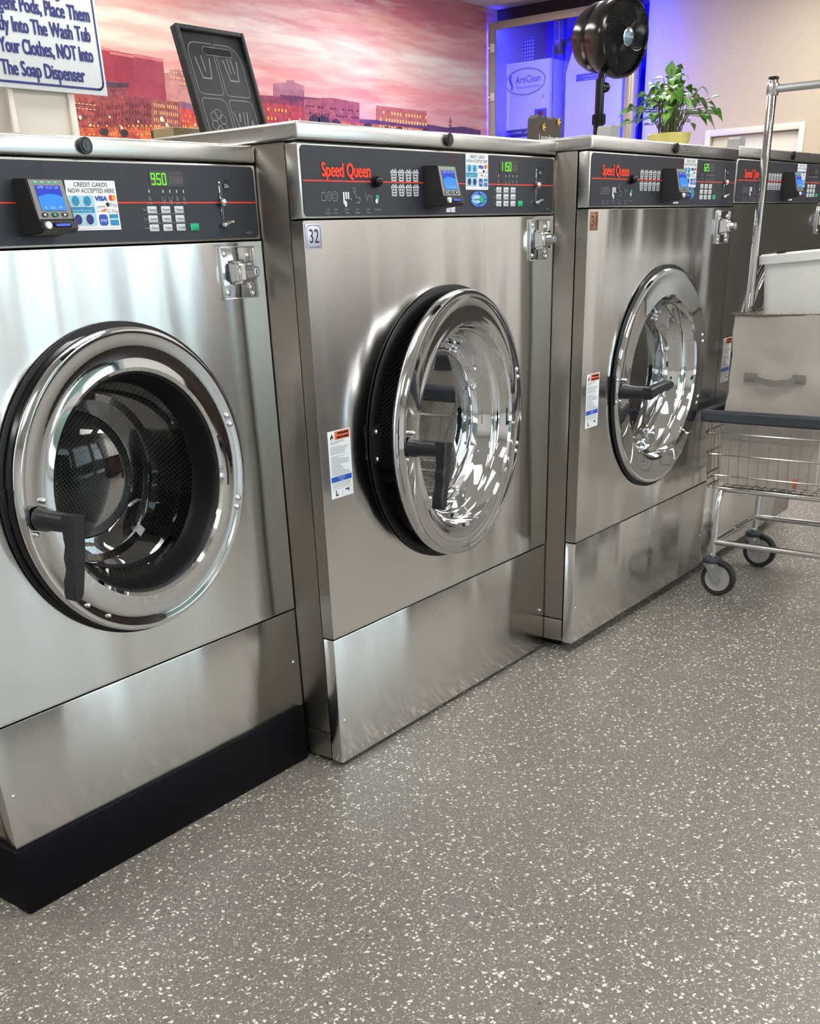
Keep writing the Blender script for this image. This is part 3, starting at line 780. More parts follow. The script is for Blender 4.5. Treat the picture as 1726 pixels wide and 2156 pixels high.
def make_reader(x, z, parent):
    """payment terminal: x left edge, z top of the face, on the control panel"""
    W, H = .072, .086
    prof = [(.0, z + .002), (.0, z - H), (-.058, z - H + .004), (-.066, z - H + .010), (-.064, z - H + .022), (-.056, z - H + .024), (-.040, z)]   # y, z
    mb = MB()
    A = [(x, y, zz) for y, zz in prof]
    mb.prism(A, (W, 0, 0), 'reader_dark')
    es = [e for e in mb.bm.edges if abs(e.verts[0].co.x - e.verts[1].co.x) < 1e-6]
    bmesh.ops.bevel(mb.bm, geom=es, offset=.002, segments=2, affect='EDGES')
    for f in mb.bm.faces: f.smooth = True
    rd = part(mb, 'card_reader', parent)
    # slanted face frame
    p0, p1 = Vector((0, -.056, z - H + .024)), Vector((0, -.040, z))
    v = (p1 - p0); L = v.length; v.normalize(); nn = Vector((0, -v.z, v.y))
    F = lambda u, w, o=.0012: Vector((x + u, 0, 0)) + p0 + v * w + nn * o

    def fr(mbb, u0, u1, w0, w1, m, o=.0012): mbb.poly([F(u0, w0, o), F(u1, w0, o), F(u1, w1, o), F(u0, w1, o)], m)
    mb = MB(); fr(mb, .002, W - .002, .001, L - .002, 'reader_gray'); part(mb, 'bezel', rd, normals=False)
    mb = MB()
    fr(mb, .0115, W - .0105, .014, L - .011, 'lcd_deep', .002)
    pts = [F(.0115, .014, .0024), F(W - .0105, .014, .0024)] + [F(W - .0105 - (W - .022) * k / 8, .035 + .005 * math.sin(PI * k / 8), .0024) for k in range(9)]
    mb.poly(pts, 'lcd_blue')
    mm = Matrix.Translation(F(W / 2, L - .0165, .003)) @ Matrix(((1, 0, 0, 0), (0, v.y, nn.y, 0), (0, v.z, nn.z, 0), (0, 0, 0, 1)))
    mb.text('0/99  11:17  5:0', mm, .006, 'lcd_text', width=.040)
    mm.translation = F(W / 2, .0165, .003); mb.text('S  Go  M', mm, .006, 'lcd_text', width=.034)
    part(mb, 'screen', rd, normals=False)
    for k in range(4):
        mb = MB(); u = .0125 + k * .0135
        fr(mb, u, u + .005, L - .0075, L - .0045, 'led_mint', .002); part(mb, 'indicator_light', rd, normals=False)
    for u, sh in ((.0145, 'L'), (.0345, 'O'), (.0545, 'R')):
        mb = MB()
        n = 16
        mb.poly([F(u + .0072 * math.cos(2 * PI * i / n), .0075 + .0038 * math.sin(2 * PI * i / n), .002) for i in range(n)], 'black_plastic')
        if sh == 'O': mb.poly([F(u + .0032 * math.cos(2 * PI * i / n), .0075 + .0026 * math.sin(2 * PI * i / n), .0026) for i in range(n)], 'ink_green')
        else:
            d = 1 if sh == 'R' else -1
            mb.poly([F(u + d * .003, .0075, .0026), F(u - d * .002, .0102, .0026), F(u - d * .002, .0048, .0026)], 'ink_white')
        part(mb, 'button', rd, normals=False)
    mb = MB(); mb.box(x + .022, x + .056, -.0685, -.060, z - H + .0125, z - H + .0195, 'black_gloss', .001)
    mb.box(x + .025, x + .053, -.0690, -.0683, z - H + .0145, z - H + .0175, 'led_blue')
    part(mb, 'card_slot', rd, 'card slot glowing blue')
    mb = MB(); mb.cyl((x + .010, -.062, z - H + .016), (x + .010, -.070, z - H + .016), .0055, 'paper', n=18); part(mb, 'tap_badge', rd)
    return rd


def payment_sticker(x0, x1, z0, z1, parent, y=-.0022):
    mb = MB(); w, h = x1 - x0, z1 - z0
    X = lambda u: x0 + u * w
    Z = lambda v: z0 + v * h
    mb.rect(x0, x1, z0, z1, y, 'paper')
    y2, y3, y4 = y - .0004, y - .0008, y - .0012
    mb.ftext('CREDIT CARDS', X(.5), y2, Z(.875), h * .125, 'ink_black', width=w * .66)
    mb.ftext('NOW ACCEPTED HERE', X(.5), y2, Z(.755), h * .125, 'ink_black', width=w * .92)
    mb.rect(X(.02), X(.52), Z(.09), Z(.70), y2, 'ink_pale_cyan')
    mb.rect(X(.02), X(.5), Z(.36), Z(.47), y3, 'ink_cyan')
    mb.ftext('tap&pay', X(.26), y4, Z(.385), h * .07, 'ink_pale_cyan', width=w * .4)
    for u, v in ((.15, .58), (.38, .58), (.15, .21), (.38, .21)):
        mb.disc(X(u), Z(v), w * .085, y3, 'ink_white'); mb.disc(X(u), Z(v) + h * .01, w * .075, y4, 'ink_cyan' if v > .4 else 'ink_navy')
    mb.ftext('VISA', X(.67), y2, Z(.60), h * .13, 'ink_blue', width=w * .24, bold=.0006)
    mb.disc(X(.875), Z(.655), w * .045, y2, 'ink_red'); mb.disc(X(.93), Z(.655), w * .045, y3, 'ink_amber')
    mb.disc(X(.79), Z(.52), w * .035, y2, 'ink_black', rz=h * .045); mb.ftext('Pay', X(.91), y2, Z(.475), h * .11, 'ink_gray', width=w * .15)
    mb.rect(X(.55), X(.74), Z(.38), Z(.50), y2, 'ink_white'); mb.poly([(X(.62), y3, Z(.385)), (X(.74), y3, Z(.385)), (X(.74), y3, Z(.45))], 'ink_orange')
    mb.ftext('DISCOVER', X(.645), y3, Z(.465), h * .035, 'ink_black', width=w * .16)
    mb.ftext('G Pay', X(.87), y2, Z(.35), h * .11, 'ink_gray', width=w * .23)
    mb.rrect(X(.57), X(.75), Z(.09), Z(.32), y2, w * .05, 'ink_blue'); mb.ftext('pay', X(.66), y3, Z(.175), h * .10, 'ink_white', width=w * .13)
    mb.rect(X(.79), X(.97), Z(.09), Z(.32), y2, 'ink_cyan'); mb.rect(X(.79), X(.97), Z(.2), Z(.24), y3, 'ink_pale_cyan')
    mb.ftext('Payments processed securely by card terminal', X(.5), y2, Z(.03), h * .03, 'ink_gray', width=w * .85)
    part(mb, 'payment_sticker', parent, 'white card payment sticker', normals=False)


def warning_label(x0, x1, z0, z1, parent, y=-.0012):
    mb = MB(); w, h = x1 - x0, z1 - z0
    X = lambda u: x0 + u * w
    Z = lambda v: z0 + v * h
    y2, y3 = y - .0004, y - .0008
    mb.rect(x0, x1, z0, z1, y, 'paper')
    mb.rect(X(.30), X(.96), Z(.865), Z(.985), y2, 'ink_orange')
    mb.ftext('WARNING', X(.66), y3, Z(.94), h * .045, 'ink_black', width=w * .50, bold=.0006)
    mb.ftext('MISE EN GARDE', X(.66), y3, Z(.882), h * .04, 'ink_black', width=w * .54, bold=.0005)
    mb.poly([(X(u), y2, Z(v)) for u, v in ((.10, .89), (.13, .87), (.20, .87), (.23, .89), (.23, .915), (.18, .965), (.15, .93), (.11, .92))], 'ink_black')
    mb.poly([(X(u), y3, Z(v)) for u, v in ((.13, .875), (.20, .875), (.18, .91))], 'paper')
    random.seed(3)
    v = .84
    while v > .33:
        if random.random() > .1: mb.rect(X(.07), X(.07 + random.uniform(.35, .85)), Z(v), Z(v + .007), y2, 'ink_gray')
        v -= .0185
    mb.rect(X(.04), X(.96), Z(.245), Z(.325), y2, 'ink_blue'); mb.ftext('NOTICE', X(.5), y3, Z(.29), h * .03, 'ink_white', width=w * .3)
    mb.ftext('AVIS', X(.5), y3, Z(.255), h * .03, 'ink_white', width=w * .18)
    for v in (.225, .205, .185, .165): mb.rect(X(.07), X(.9), Z(v), Z(v + .006), y2, 'ink_gray')
    mb.strip([(X(.05), Z(.14)), (X(.95), Z(.14))], .0008, y2, 'ink_gray'); mb.strip([(X(.5), Z(.14)), (X(.5), Z(.02))], .0008, y2, 'ink_gray')
    mb.strip([(X(.22), Z(.11)), (X(.22), Z(.04)), (X(.32), Z(.05))], .003, y2, 'ink_black'); mb.strip([(X(.65), Z(.1)), (X(.8), Z(.105)), (X(.78), Z(.07))], .003, y2, 'ink_black')
    part(mb, 'warning_label', parent, 'white warning label with orange header', normals=False)


def make_machine(name_label, group, loc, roll, W, zb, zs, zpb, zpt, zlt, dcx, dcz, R, theta, kind, baskets, disp, number=None, numcol=None, skip_logo=False, xr=None, feet=True):
    m = thing('washing_machine', name_label, 'washing machine', loc, (0, roll, 0), group)
    DEP = 1.12
    zlb = zlt - .033
    T = .034
    # cabinet behind the front skin, open at the tub mouth
    mb = MB()
    for x0, x1, y0, y1, z0, z1 in ((.004, .022, T + .006, DEP, zb + .075, zlb), (W - .022, W - .004, T + .006, DEP, zb + .075, zlb), (.022, W - .022, DEP - .02, DEP, zb + .075, zlb),
                                   (.022, W - .022, T + .006, DEP - .02, zb + .075, zb + .095), (.022, W - .022, T + .006, DEP - .02, zlb - .02, zlb)):
        mb.box(x0, x1, y0, y1, z0, z1, 'steel_side', .002)
    part(mb, 'cabinet', m)
    mb = MB(); mb.box(.004, W - .004, T + .006, DEP, zb, zb + .072, 'steel_side', .002); part(mb, 'skirt', m)
    if feet:
        mb = MB(); mb.box(.06, W - .06, .07, DEP - .05, -.003 - loc[2], zb, 'black_matte'); part(mb, 'shadow_gap_base', m)  # black support block stands in for the shadow gap under the cabinet
    # front skin
    z0, z1 = zs + .002, zpb - .003
    mb = MB()
    panel_with_hole(mb, 0.0, W, z0, z1, dcx, dcz, R + .004, 0.0, 'steel')
    for x0, x1, za, zb2 in ((0, .0012, z0, z1), (W - .0012, W, z0, z1), (.0012, W - .0012, z0, z0 + .0012), (.0012, W - .0012, z1 - .0012, z1)):
        mb.box(x0, x1, .0002, T, za, zb2, 'steel_side')
    mb.rect(.0, .0022, z0, z1, -.0004, 'steel_edge')
    mb.rect(.0, W, z1 - .002, z1, -.0004, 'steel_edge'); mb.rect(.0, W, z0, z0 + .0026, -.0004, 'steel_edge')  # lower strip paints in the bright highlight line along the seam
    mb.lathe([(R + .004, 0), (R + .004, .03)], (dcx, 0, dcz), 'steel_side', n=96)
    part(mb, 'front_panel', m)
    mb = MB(); mb.box(0, W, 0, T, zb, zs - .002, 'steel', .002); part(mb, 'lower_panel', m)
    for sx, sz in ((.02, zb + .115), (W - .02, zb + .125)):
        mb = MB(); mb.sphere((sx, 0, sz), .0045, 'chrome_soft', sy=.6); part(mb, 'screw', m)
    # lid
    mb = MB(); mb.box(-.002, W + .0005, -.005, DEP + .01, zlb + .001, zlt, 'steel_lid', .005, 3); lid = part(mb, 'lid', m)
    mb = MB(); lx = W * .503
    mb.cyl((lx, -.005, zlb + .018), (lx, -.013, zlb + .018), .0135, 'black_plastic', n=28); mb.cyl((lx, -.013, zlb + .018), (lx, -.0145, zlb + .018), .009, 'black_gloss', n=24)
    mb.box(lx - .0012, lx + .0012, -.0155, -.0143, zlb + .0125, zlb + .0235, 'ink_dim'); part(mb, 'lid_lock', lid)
    # control panel
    mb = MB(); mb.box(0, W, 0, T, zpb, zpt, 'steel_lid', .003)
    cp = part(mb, 'control_panel', m)
    mb = MB(); mb.rrect(.006, W - .006, zpb + .004, zpt - .004, -.0012, .010, 'fascia')
    zr = zpb + .069
    mb.rect(.008, W - .006, zr - .0012, zr + .0012, -.0016, 'ink_red')
    mb.strip([(W * .395, zpb + .08), (W * .395, zpt - .004)], .0008, -.0016, 'ink_black')
    mb.ftext('F8228501', W - .035, -.0018, zpb + .012, .005, 'ink_gray', width=.018)
    part(mb, 'fascia', cp, normals=False)
    X = xr or (lambda x: x)
    if not skip_logo:
        mb = MB(); mb.ftext('Speed Queen', .066, -.002, zpb + .077, .036, 'ink_red', align='LEFT', width=.157, bold=.0014); part(mb, 'lettering', cp, normals=False)
        mb = MB()
        y = -.002; zi = zpb + .033
        xs = [.062, .098, .13, .168, .205]
        mb.strip([(xs[0], zi), (xs[0], zi + .012), (xs[0] + .003, zi + .015), (xs[0] + .009, zi + .015), (xs[0] + .012, zi + .012), (xs[0] + .012, zi)], .0012, y, 'ink_gray', True)
        for xx, rr in ((xs[0] + .024, .008), (xs[1] + .006, .009)):
            mb.strip([(xx + rr * math.cos(a * PI / 8), zi + .008 + rr * math.sin(a * PI / 8)) for a in range(16)], .0012, y, 'ink_gray', True)
            mb.strip([(xx + rr * .5 * math.cos(a * PI / 6), zi + .008 + rr * .5 * math.sin(a * PI / 6)) for a in range(12)], .001, y, 'ink_gray', True)
        for k in range(3): mb.rect(xs[2] + k * .0075, xs[2] + k * .0075 + .005, zi + (0.003 if k else -.006), zi + .016, y, 'ink_white')
        mb.disc(xs[2] + .008, zi - .006, .004, y, 'ink_white', rz=.006); mb.disc(xs[2] + .026, zi + .003, .002, y, 'ink_gray')
        mb.strip([(xs[3] + .004 * math.cos(a), zi + .019 + .005 * math.sin(a)) for a in range(6)], .001, y, 'ink_gray', True)
        mb.strip([(xs[3], zi + .016), (xs[3] + .006, zi + .006), (xs[3] + .018, zi + .006), (xs[3] + .016, zi - .004), (xs[3] + .004, zi - .004)], .0014, y, 'ink_gray')
        mb.strip([(xs[4], zi + .014), (xs[4] + .004, zi), (xs[4] + .01, zi + .01), (xs[4] + .02, zi + .008), (xs[4] + .022, zi - .002)], .0012, y, 'ink_gray')
        for xx, a, b in ((.079, 'Load', 'Clothes'), (.104, 'Close', 'Door'), (.14, 'Select', 'Temp'), (.175, 'Add', 'Supplies'), (.212, 'Insert', 'Coins')):
            mb.ftext(a, xx, y, zi - .018, .0055, 'ink_gray'); mb.ftext(b, xx, y, zi - .0245, .0055, 'ink_gray')
        part(mb, 'instruction_icons', cp, normals=False)
    mb = MB(); px = X(.2425); mb.rect(px - .002, px + .008, zpb + .034, zpb + .044, -.002, 'ink_green'); mb.disc(px, zpb + .032, .0045, -.0022, 'ink_white')
    mb.ftext('Push Start', px + .003, -.002, zpb + .014, .0062, 'ink_gray', width=.024); part(mb, 'start_hint', cp, normals=False)
    mb = MB(); kx = X(.238); mb.cyl((kx, 0, zr), (kx, -.008, zr), .0115, 'black_plastic', n=24); mb.sphere((kx, -.012, zr), .0105, 'black_gloss', n=20); part(mb, 'keyed_knob', cp)
    if baskets:
        mb = MB()
        n = baskets // 2; bw = .0225 if n == 4 else .0225; step = (.3985 - .2955 - bw) / (n - 1) if n == 4 else .0275
        for k in range(n):
            for zz in (zr + .003, zr - .026): basket_icon(mb, .2955 + k * step, zz, bw, .0225, -.002, 'ink_white')
        part(mb, 'basket_icons', cp, normals=False)
    make_reader({'33': .275}.get(kind, .417 if baskets == 8 else .446), zpt - .034 - (0 if kind != '33' else .0), cp)
    sx = {'33': .391}.get(kind, .588)
    if kind == '33': payment_sticker(sx - .012, sx + .097, zpb + .025, zpb + .104, cp)
    else: payment_sticker(sx, sx + .098, zpt - .079, zpt - .003, cp)
    if kind != '33':
        mb = MB(); mb.disc(sx + .056, zpb + .0365, .0385, -.0024, 'ink_blue', rz=.0178); mb.disc(sx + .047, zpb + .0365, .020, -.0028, 'ink_pale_cyan', rz=.0095); mb.disc(sx + .069, zpb + .0365, .010, -.0032, 'ink_green', rz=.0085)
        mb.ftext('save', sx + .046, -.0034, zpb + .0335, .009, 'ink_navy', width=.026)
        for a in range(24):
            if a % 12 in (0, 6): continue
            t = 2 * PI * a / 24; mb.rect(sx + .056 + .031 * math.cos(t) - .002, sx + .056 + .031 * math.cos(t) + .002, zpb + .0365 + .0142 * math.sin(t) - .0012, zpb + .0365 + .0142 * math.sin(t) + .0012, -.003, 'ink_pale_cyan')
        part(mb, 'round_sticker', cp, 'round blue sticker', normals=False)
        rx = {8: .506, 10: .53}.get(baskets)
        mb = MB(); mb.rect(rx, rx + .017, zpb + .009, zpb + .021, -.002, 'paper'); mb.rect(rx + .019, rx + .036, zpb + .009, zpb + .021, -.002, 'paper')
        mb.ftext('1/2', rx + .0085, -.0024, zpb + .012, .007, 'ink_black', width=.012); mb.ftext('1/4', rx + .0275, -.0024, zpb + .012, .007, 'ink_black', width=.012)
        part(mb, 'price_tag', cp, normals=False)
        mb = MB(); mb.ftext('TO AVOID', rx + .022, -.002, zpt - .012, .007, 'ink_dark_red', width=.036); mb.ftext('leaks', rx + .022, -.002, zpt - .019, .007, 'ink_dark_red', width=.03); mb.ftext('door', rx + .022, -.002, zpt - .026, .007, 'ink_dark_red', width=.02)
        part(mb, 'small_print', cp, normals=False)
    dx = X(.742)
    mb = MB(); mb.rect(dx - .003, dx + .080, zpb + .096, zpb + .122, -.002, 'led_dark')
    mb.ftext('8888', dx + .062, -.0023, zpb + .1005, .018, 'ink_dim', width=.034)
    digits(mb, disp, dx + .001, zpb + .0995, .0082, .0175, -.0026, 'led_green', .0024)
    part(mb, 'price_display', cp, 'green lit price display' if disp else None, normals=False)
    mb = MB(); zl = zpb + .088
    for k, xx in enumerate((-.008, .026, .043, .060, .077)):
        mb.disc(dx + xx, zl, .0012, -.002, 'ink_white', rz=.003, n=10)
        if k in (1, 2): mb.strip([(dx + xx - .004, zl - .009), (dx + xx - .003, zl - .016), (dx + xx + .003, zl - .016), (dx + xx + .004, zl - .009)], .001, -.002, 'ink_gray')
        else: mb.strip([(dx + xx, zl - .008), (dx + xx - .003, zl - .014), (dx + xx + .003, zl - .015)], .001, -.002, 'ink_gray', True)
        mb.ftext(('ADD', 'WASH', 'RINSE', 'SPIN', 'TEMP')[k], dx + xx, -.002, zl - .0215, .0048, 'ink_gray', width=.010)
    for k in range(2): mb.rect(dx - .022, dx + .074, zpb + .0495 - k * .0153, zpb + .0503 - k * .0153, -.002, 'ink_gray')
    for r in range(3):
        for k in range(3): mb.disc(dx - .0155 + k * .0335, zpb + .057 - r * .0153, .0015, -.002, 'ink_white', rz=.0028, n=10)
        mb.ftext(('Wash', 'Cycle', 'Temp')[r], dx - .024, -.002, zpb + .0555 - r * .0153, .005, 'ink_gray', width=.010)
    part(mb, 'cycle_lights', cp, normals=False)
    names = [['Normal', 'Perm', 'Delicate'], ['Superwash', 'Heavy', 'Extra'], ['Hot', 'Warm', 'Cold']]
    for r in range(3):
        for k in range(3):
            kx = dx - .007 + k * .0335 + .0; kz = zpb + .057 - r * .0153
            mb = MB(); mb.box(kx - .0125 + .001, kx + .0125 - .001, -.0032, -.0012, kz - .006, kz + .006, 'key_white', .0012)
            mb.ftext(names[r][k], kx + .001, -.0036, kz - .002, .006, 'ink_dim', width=.0165)
            part(mb, 'button', cp)
    mb = MB(); kx = dx + .0955; kz = zpb + .057 - 2 * .0153 + .0; mb.box(kx - .0115, kx + .0115, -.0032, -.0012, kz - .0065, kz + .0065, 'ink_green', .0012); part(mb, 'button', cp, 'green start button')
    # coin slide
    cx = X(.9155)
    mb = MB()
    mb.box(cx - .0035, cx + .0035, -.004, -.0012, zpb + .072, zpb + .106, 'chrome', .001); mb.box(cx - .001, cx + .001, -.0046, -.0038, zpb + .074, zpb + .104, 'black_matte')
    mb.box(cx - .003, cx + .003, -.004, -.0012, zpb + .030, zpb + .064, 'chrome', .001); mb.box(cx - .0022, cx - .0002, -.0046, -.0038, zpb + .032, zpb + .062, 'black_matte')
    mb.sphere((cx - .001, -.010, zr), .008, 'chrome', n=18); mb.sphere((cx, -.007, zpb + .029), .008, 'chrome', sx=1.2, sz=.6, n=16)
    mb.tube([(cx, -.010, zpb + .031), (cx + .012, -.014, zpb + .033), (cx + .019, -.014, zpb + .034)], [.003, .0035, .003], 'chrome', n=10)
    cs = part(mb, 'coin_slide', cp, 'chrome coin slide')
    mb = MB(); mb.disc(cx + .020, zpb + .099, .0105, -.002, 'ink_black'); mb.ftext('25c', cx + .020, -.0024, zpb + .0955, .009, 'ink_white', width=.013); part(mb, 'coin_badge', cp, normals=False)
    # coin vault plate
    vx0, vx1, vz0, vz1 = W - .127, W - .027, zpb - .11, zpb - .011
    mb = MB(); mb.box(vx0, vx1, -.004, 0, vz0, vz1, 'chrome_plate', .0015)
    for q in ((vx0, vx0 + .0025, vz0, vz1), (vx1 - .0025, vx1, vz0, vz1), (vx0, vx1, vz0, vz0 + .002), (vx0, vx1, vz1 - .002, vz1)): mb.box(q[0], q[1], -.006, -.003, q[2], q[3], 'steel_edge', .0006)
    mb.rect(vx1 - .012, vx1 - .0105, vz0 + .004, vz1 - .004, -.0043, 'chrome_soft')
    for sx, sz in ((vx0 + .012, vz0 + .012), (vx1 - .022, vz0 + .020), (vx0 + .012, vz1 - .014), (vx1 - .022, vz1 - .018), (vx1 - .016, vz0 + .008)): mb.sphere((sx, -.004, sz), .006, 'chrome', sy=.7, n=14)
    vp = part(mb, 'coin_vault_plate', m, 'polished coin vault plate')
    mb = MB(); bx0, bx1, bz0, bz1 = vx0 + .016, vx1 - .024, vz0 + .026, vz1 - .024
    vs = mb.box(bx0, bx1, -.034, -.003, bz0, bz1, 'chrome', .0)
    for v in mb.bm.verts:
        if v.co.y < -.02: v.co.x = v.co.x * .82 + ((bx0 + bx1) / 2 + .008) * .18; v.co.z = v.co.z * .8 + (bz0 + bz1) / 2 * .2
    bmesh.ops.bevel(mb.bm, geom=list(mb.bm.edges), offset=.006, segments=3, affect='EDGES')
    for f in mb.bm.faces: f.smooth = True
    part(mb, 'vault_boss', vp)
    mb = MB(); lz = (bz0 + bz1) / 2; lx = bx1 - .016
    mb.cyl((lx, -.03, lz), (lx, -.044, lz), .0105, 'chrome', n=24); mb.cyl((lx, -.044, lz), (lx, -.045, lz), .007, 'plate_silver', n=20); mb.box(lx - .001, lx + .001, -.0458, -.0448, lz - .005, lz + .005, 'black_matte')
    part(mb, 'lock', vp)
    # number plate, warning label
    if number:
        nx0, nx1, nz0, nz1 = .006, .054, zpb - .055, zpb - .009
        if numcol == 'plate_copper': nx0, nx1 = .014, .056
        mb = MB(); mb.box(nx0, nx1, -.0015, 0, nz0, nz1, numcol, .0006)
        mb.strip([(nx0 + .008, nz0 + .003), (nx1 - .008, nz0 + .003), (nx1 - .003, nz0 + .008), (nx1 - .003, nz1 - .008), (nx1 - .008, nz1 - .003), (nx0 + .008, nz1 - .003), (nx0 + .003, nz1 - .008), (nx0 + .003, nz0 + .008)], .001, -.0019, 'ink_navy' if numcol == 'plate_silver' else 'ink_black', True)
        mb.ftext(number, (nx0 + nx1) / 2, -.0019, nz0 + .0105, .037, 'ink_black', width=.029)
        part(mb, 'number_plate', m)
    if kind != '33': warning_label(.029, .107, zpb - .577, zpb - .426, m)

    # tub mouth and drum
    mb = MB()
    mb.lathe([(R + .004, -.003), (R + .004, -.006), (R - .006, -.010), (R - .030, -.008), (R - .036, .0), (R - .040, .05), (R - .05, .09)], (dcx, 0, dcz), 'black_rubber', n=96)
    part(mb, 'door_seal', m)
    mb = MB()
    mb.lathe([(R - .048, .085), (R - .048, .62), (0, .62)], (dcx, 0, dcz), 'drum_mesh', n=72, uv=95)
    for k in range(3):
        a = math.radians(70 + 120 * k); c = Vector((dcx + (R - .07) * math.cos(a), .34, dcz + (R - .07) * math.sin(a)))
        mb.tube([c + Vector((0, -.24, 0)), c + Vector((0, .25, 0))], [.022, .03], 'chrome_soft', n=10)
    mb.lathe([(R - .052, .075), (R - .040, .085), (R - .052, .096)], (dcx, 0, dcz), 'chrome_soft', n=96)
    part(mb, 'drum', m)
    # door, swung about a hinge at its right edge
    hx = dcx + R + .012
    dm = Matrix.Translation((hx, -.004, dcz)) @ Matrix.Rotation(theta, 4, 'Z') @ Matrix.Translation((-hx, .004, -dcz))
    rc = R - .006
    cen = (dcx, 0, dcz)
    mb = MB()
    if kind == '33':
        prof = [(rc - .006, .012), (rc, .002), (rc, -.012), (rc - .004, -.018), (rc - .012, -.019), (rc - .018, -.016), (.232, -.019), (.222, -.020), (.215, -.016), (.213, .012)]
        mb.lathe(prof, cen, 'chrome', n=112)
    else:
        prof = [(rc - .006, .012), (rc, .002), (rc, -.012), (rc - .004, -.020), (rc - .012, -.021), (rc - .018, -.018), (.262, -.021), (.252, -.021), (.245, -.016),
                (.239, .006), (.233, .014), (.222, .018), (.216, .024), (.209, .050), (.203, .060), (.192, .063), (.182, .064), (.180, .068), (.180, .075)]
        mb.lathe(prof, cen, 'chrome', n=112)
    mb.transform(dm)
    dr = part(mb, 'door', m, 'chrome porthole door')
    mb = MB()
    mb.lathe([(rc - .006, .010), (rc - .004, .012), (rc - .030, .016), (rc - .05, .034), (rc - .08, .040)] if kind != '33' else [(rc - .004, .010), (rc + .002, .014), (rc + .002, .030), (rc - .05, .034)], cen, 'black_gloss', n=96)
    mb.transform(dm); part(mb, 'door_back', dr, 'black rear of the door')
    mb = MB()
    if kind == '33':
        mb.lathe([(.216, -.012), (.210, -.010), (.204, .000), (.200, .03), (.192, .045)], cen, 'black_rubber', n=96)
        mb.transform(dm); part(mb, 'glass_gasket', dr)
        mb = MB()
        mb.lathe([(.200, .03), (.190, .06), (.178, .100), (.168, .125), (.155, .132), (.14, .126), (.10, .108), (.05, .097), (0, .094)], cen, 'door_glass', n=72)
    else:
        mb.lathe([(.180, .070), (.12, .074), (0, .076)], cen, 'door_glass', n=72)
    mb.transform(dm); part(mb, 'glass', dr)
    if kind != '33':
        for k in range(8):
            a = math.radians(22 + 45 * k); q = Vector((dcx + .188 * math.cos(a), .058, dcz + .188 * math.sin(a)))
            mb = MB(); mb.sphere(q, .006, 'chrome', n=12); mb.sphere(q + Vector((.010 * math.cos(a), .0, .010 * math.sin(a))), .005, 'chrome', n=12)
            mb.transform(dm); part(mb, 'glass_clip', dr)
    # hinge bolts at the right, rivets low left
    bl = [(rc - .022, a) for a in (17, 21, -17, -21)] + ([(rc - .022, a) for a in (238, 226)] if kind == '33' else [])
    for rr, a in bl:
        a = math.radians(a); big = math.cos(a) > 0
        mb = MB(); mb.sphere((dcx + rr * math.cos(a), -.019, dcz + rr * math.sin(a)), .0065 if big else .004, 'chrome', sy=.8, n=14)
        mb.transform(dm); part(mb, 'bolt', dr)
    # latch handle
    ang = math.radians(182 if kind == '33' else 180)
    hxp, hzp = dcx + (rc - .035) * math.cos(ang), dcz + (rc - .035) * math.sin(ang)
    mb = MB()
    mb.lathe([(.0, -.014), (.022, -.014), (.022, -.03), (.0185, -.045), (.0175, -.10), (.016, -.108), (0, -.109)], (0, 0, 0), 'black_plastic', n=24)
    # grip: runs down from the end of the shaft with finger grooves on its left side
    npt = 15
    secs = []
    for i in range(npt):
        tt = i / (npt - 1)
        zc = .016 - .150 * tt
        gro = .0022 * math.sin(tt * PI * 7) if .25 < tt < .9 else 0
        half = .0165 * (1 - .25 * tt) if tt < .93 else .008
        xl = -half + gro - .010 * tt ** 2; xr2 = half - .010 * tt ** 2
        y0, y1 = -.118, -.086 - .004 * math.sin(tt * 3)
        secs.append([(xl, y0 + .004, zc), (xl + .004, y0, zc), (xr2 - .004, y0, zc), (xr2, y0 + .004, zc), (xr2, y1 - .004, zc), (xr2 - .004, y1, zc), (xl + .004, y1, zc), (xl, y1 - .004, zc)])
    rows = [[mb.bm.verts.new(p) for p in s] for s in secs]
    fs = []
    for a, b in zip(rows, rows[1:]):
        for k in range(8): fs.append(mb.bm.faces.new((a[k], a[(k + 1) % 8], b[(k + 1) % 8], b[k])))
    fs.append(mb.bm.faces.new(rows[0])); fs.append(mb.bm.faces.new(rows[-1][::-1]))
    mb._tag(fs, 'black_plastic')
    turn = Matrix.Rotation(math.radians(98), 4, 'Y').inverted() if theta < .01 else Matrix.Rotation(math.radians(8), 4, 'Y')
    mb.transform(Matrix.Translation((hxp, -.006, hzp)) @ turn)
    mb.transform(dm); part(mb, 'handle', dr, 'black latch handle')
    for dxs, dzs in ((-.016, -.026), (.012, .030)):
        mb = MB(); mb.sphere((hxp + dxs, -.021, hzp + dzs), .0055, 'chrome', n=12); mb.transform(dm); part(mb, 'bolt', dr)
    # latch plate on the seal, left of the door
    mb = MB(); lxp = dcx - R + .010
    mb.prism([(lxp - .012, -.009, dcz + .045), (lxp + .022, -.009, dcz + .052), (lxp + .022, -.009, dcz - .035), (lxp - .004, -.009, dcz - .038)], (0, -.004, 0), 'black_plastic')
    for dz in (.035, -.028): mb.sphere((lxp + .002, -.013, dcz + dz), .006, 'chrome', n=12)
    part(mb, 'latch_plate', m)
    return m


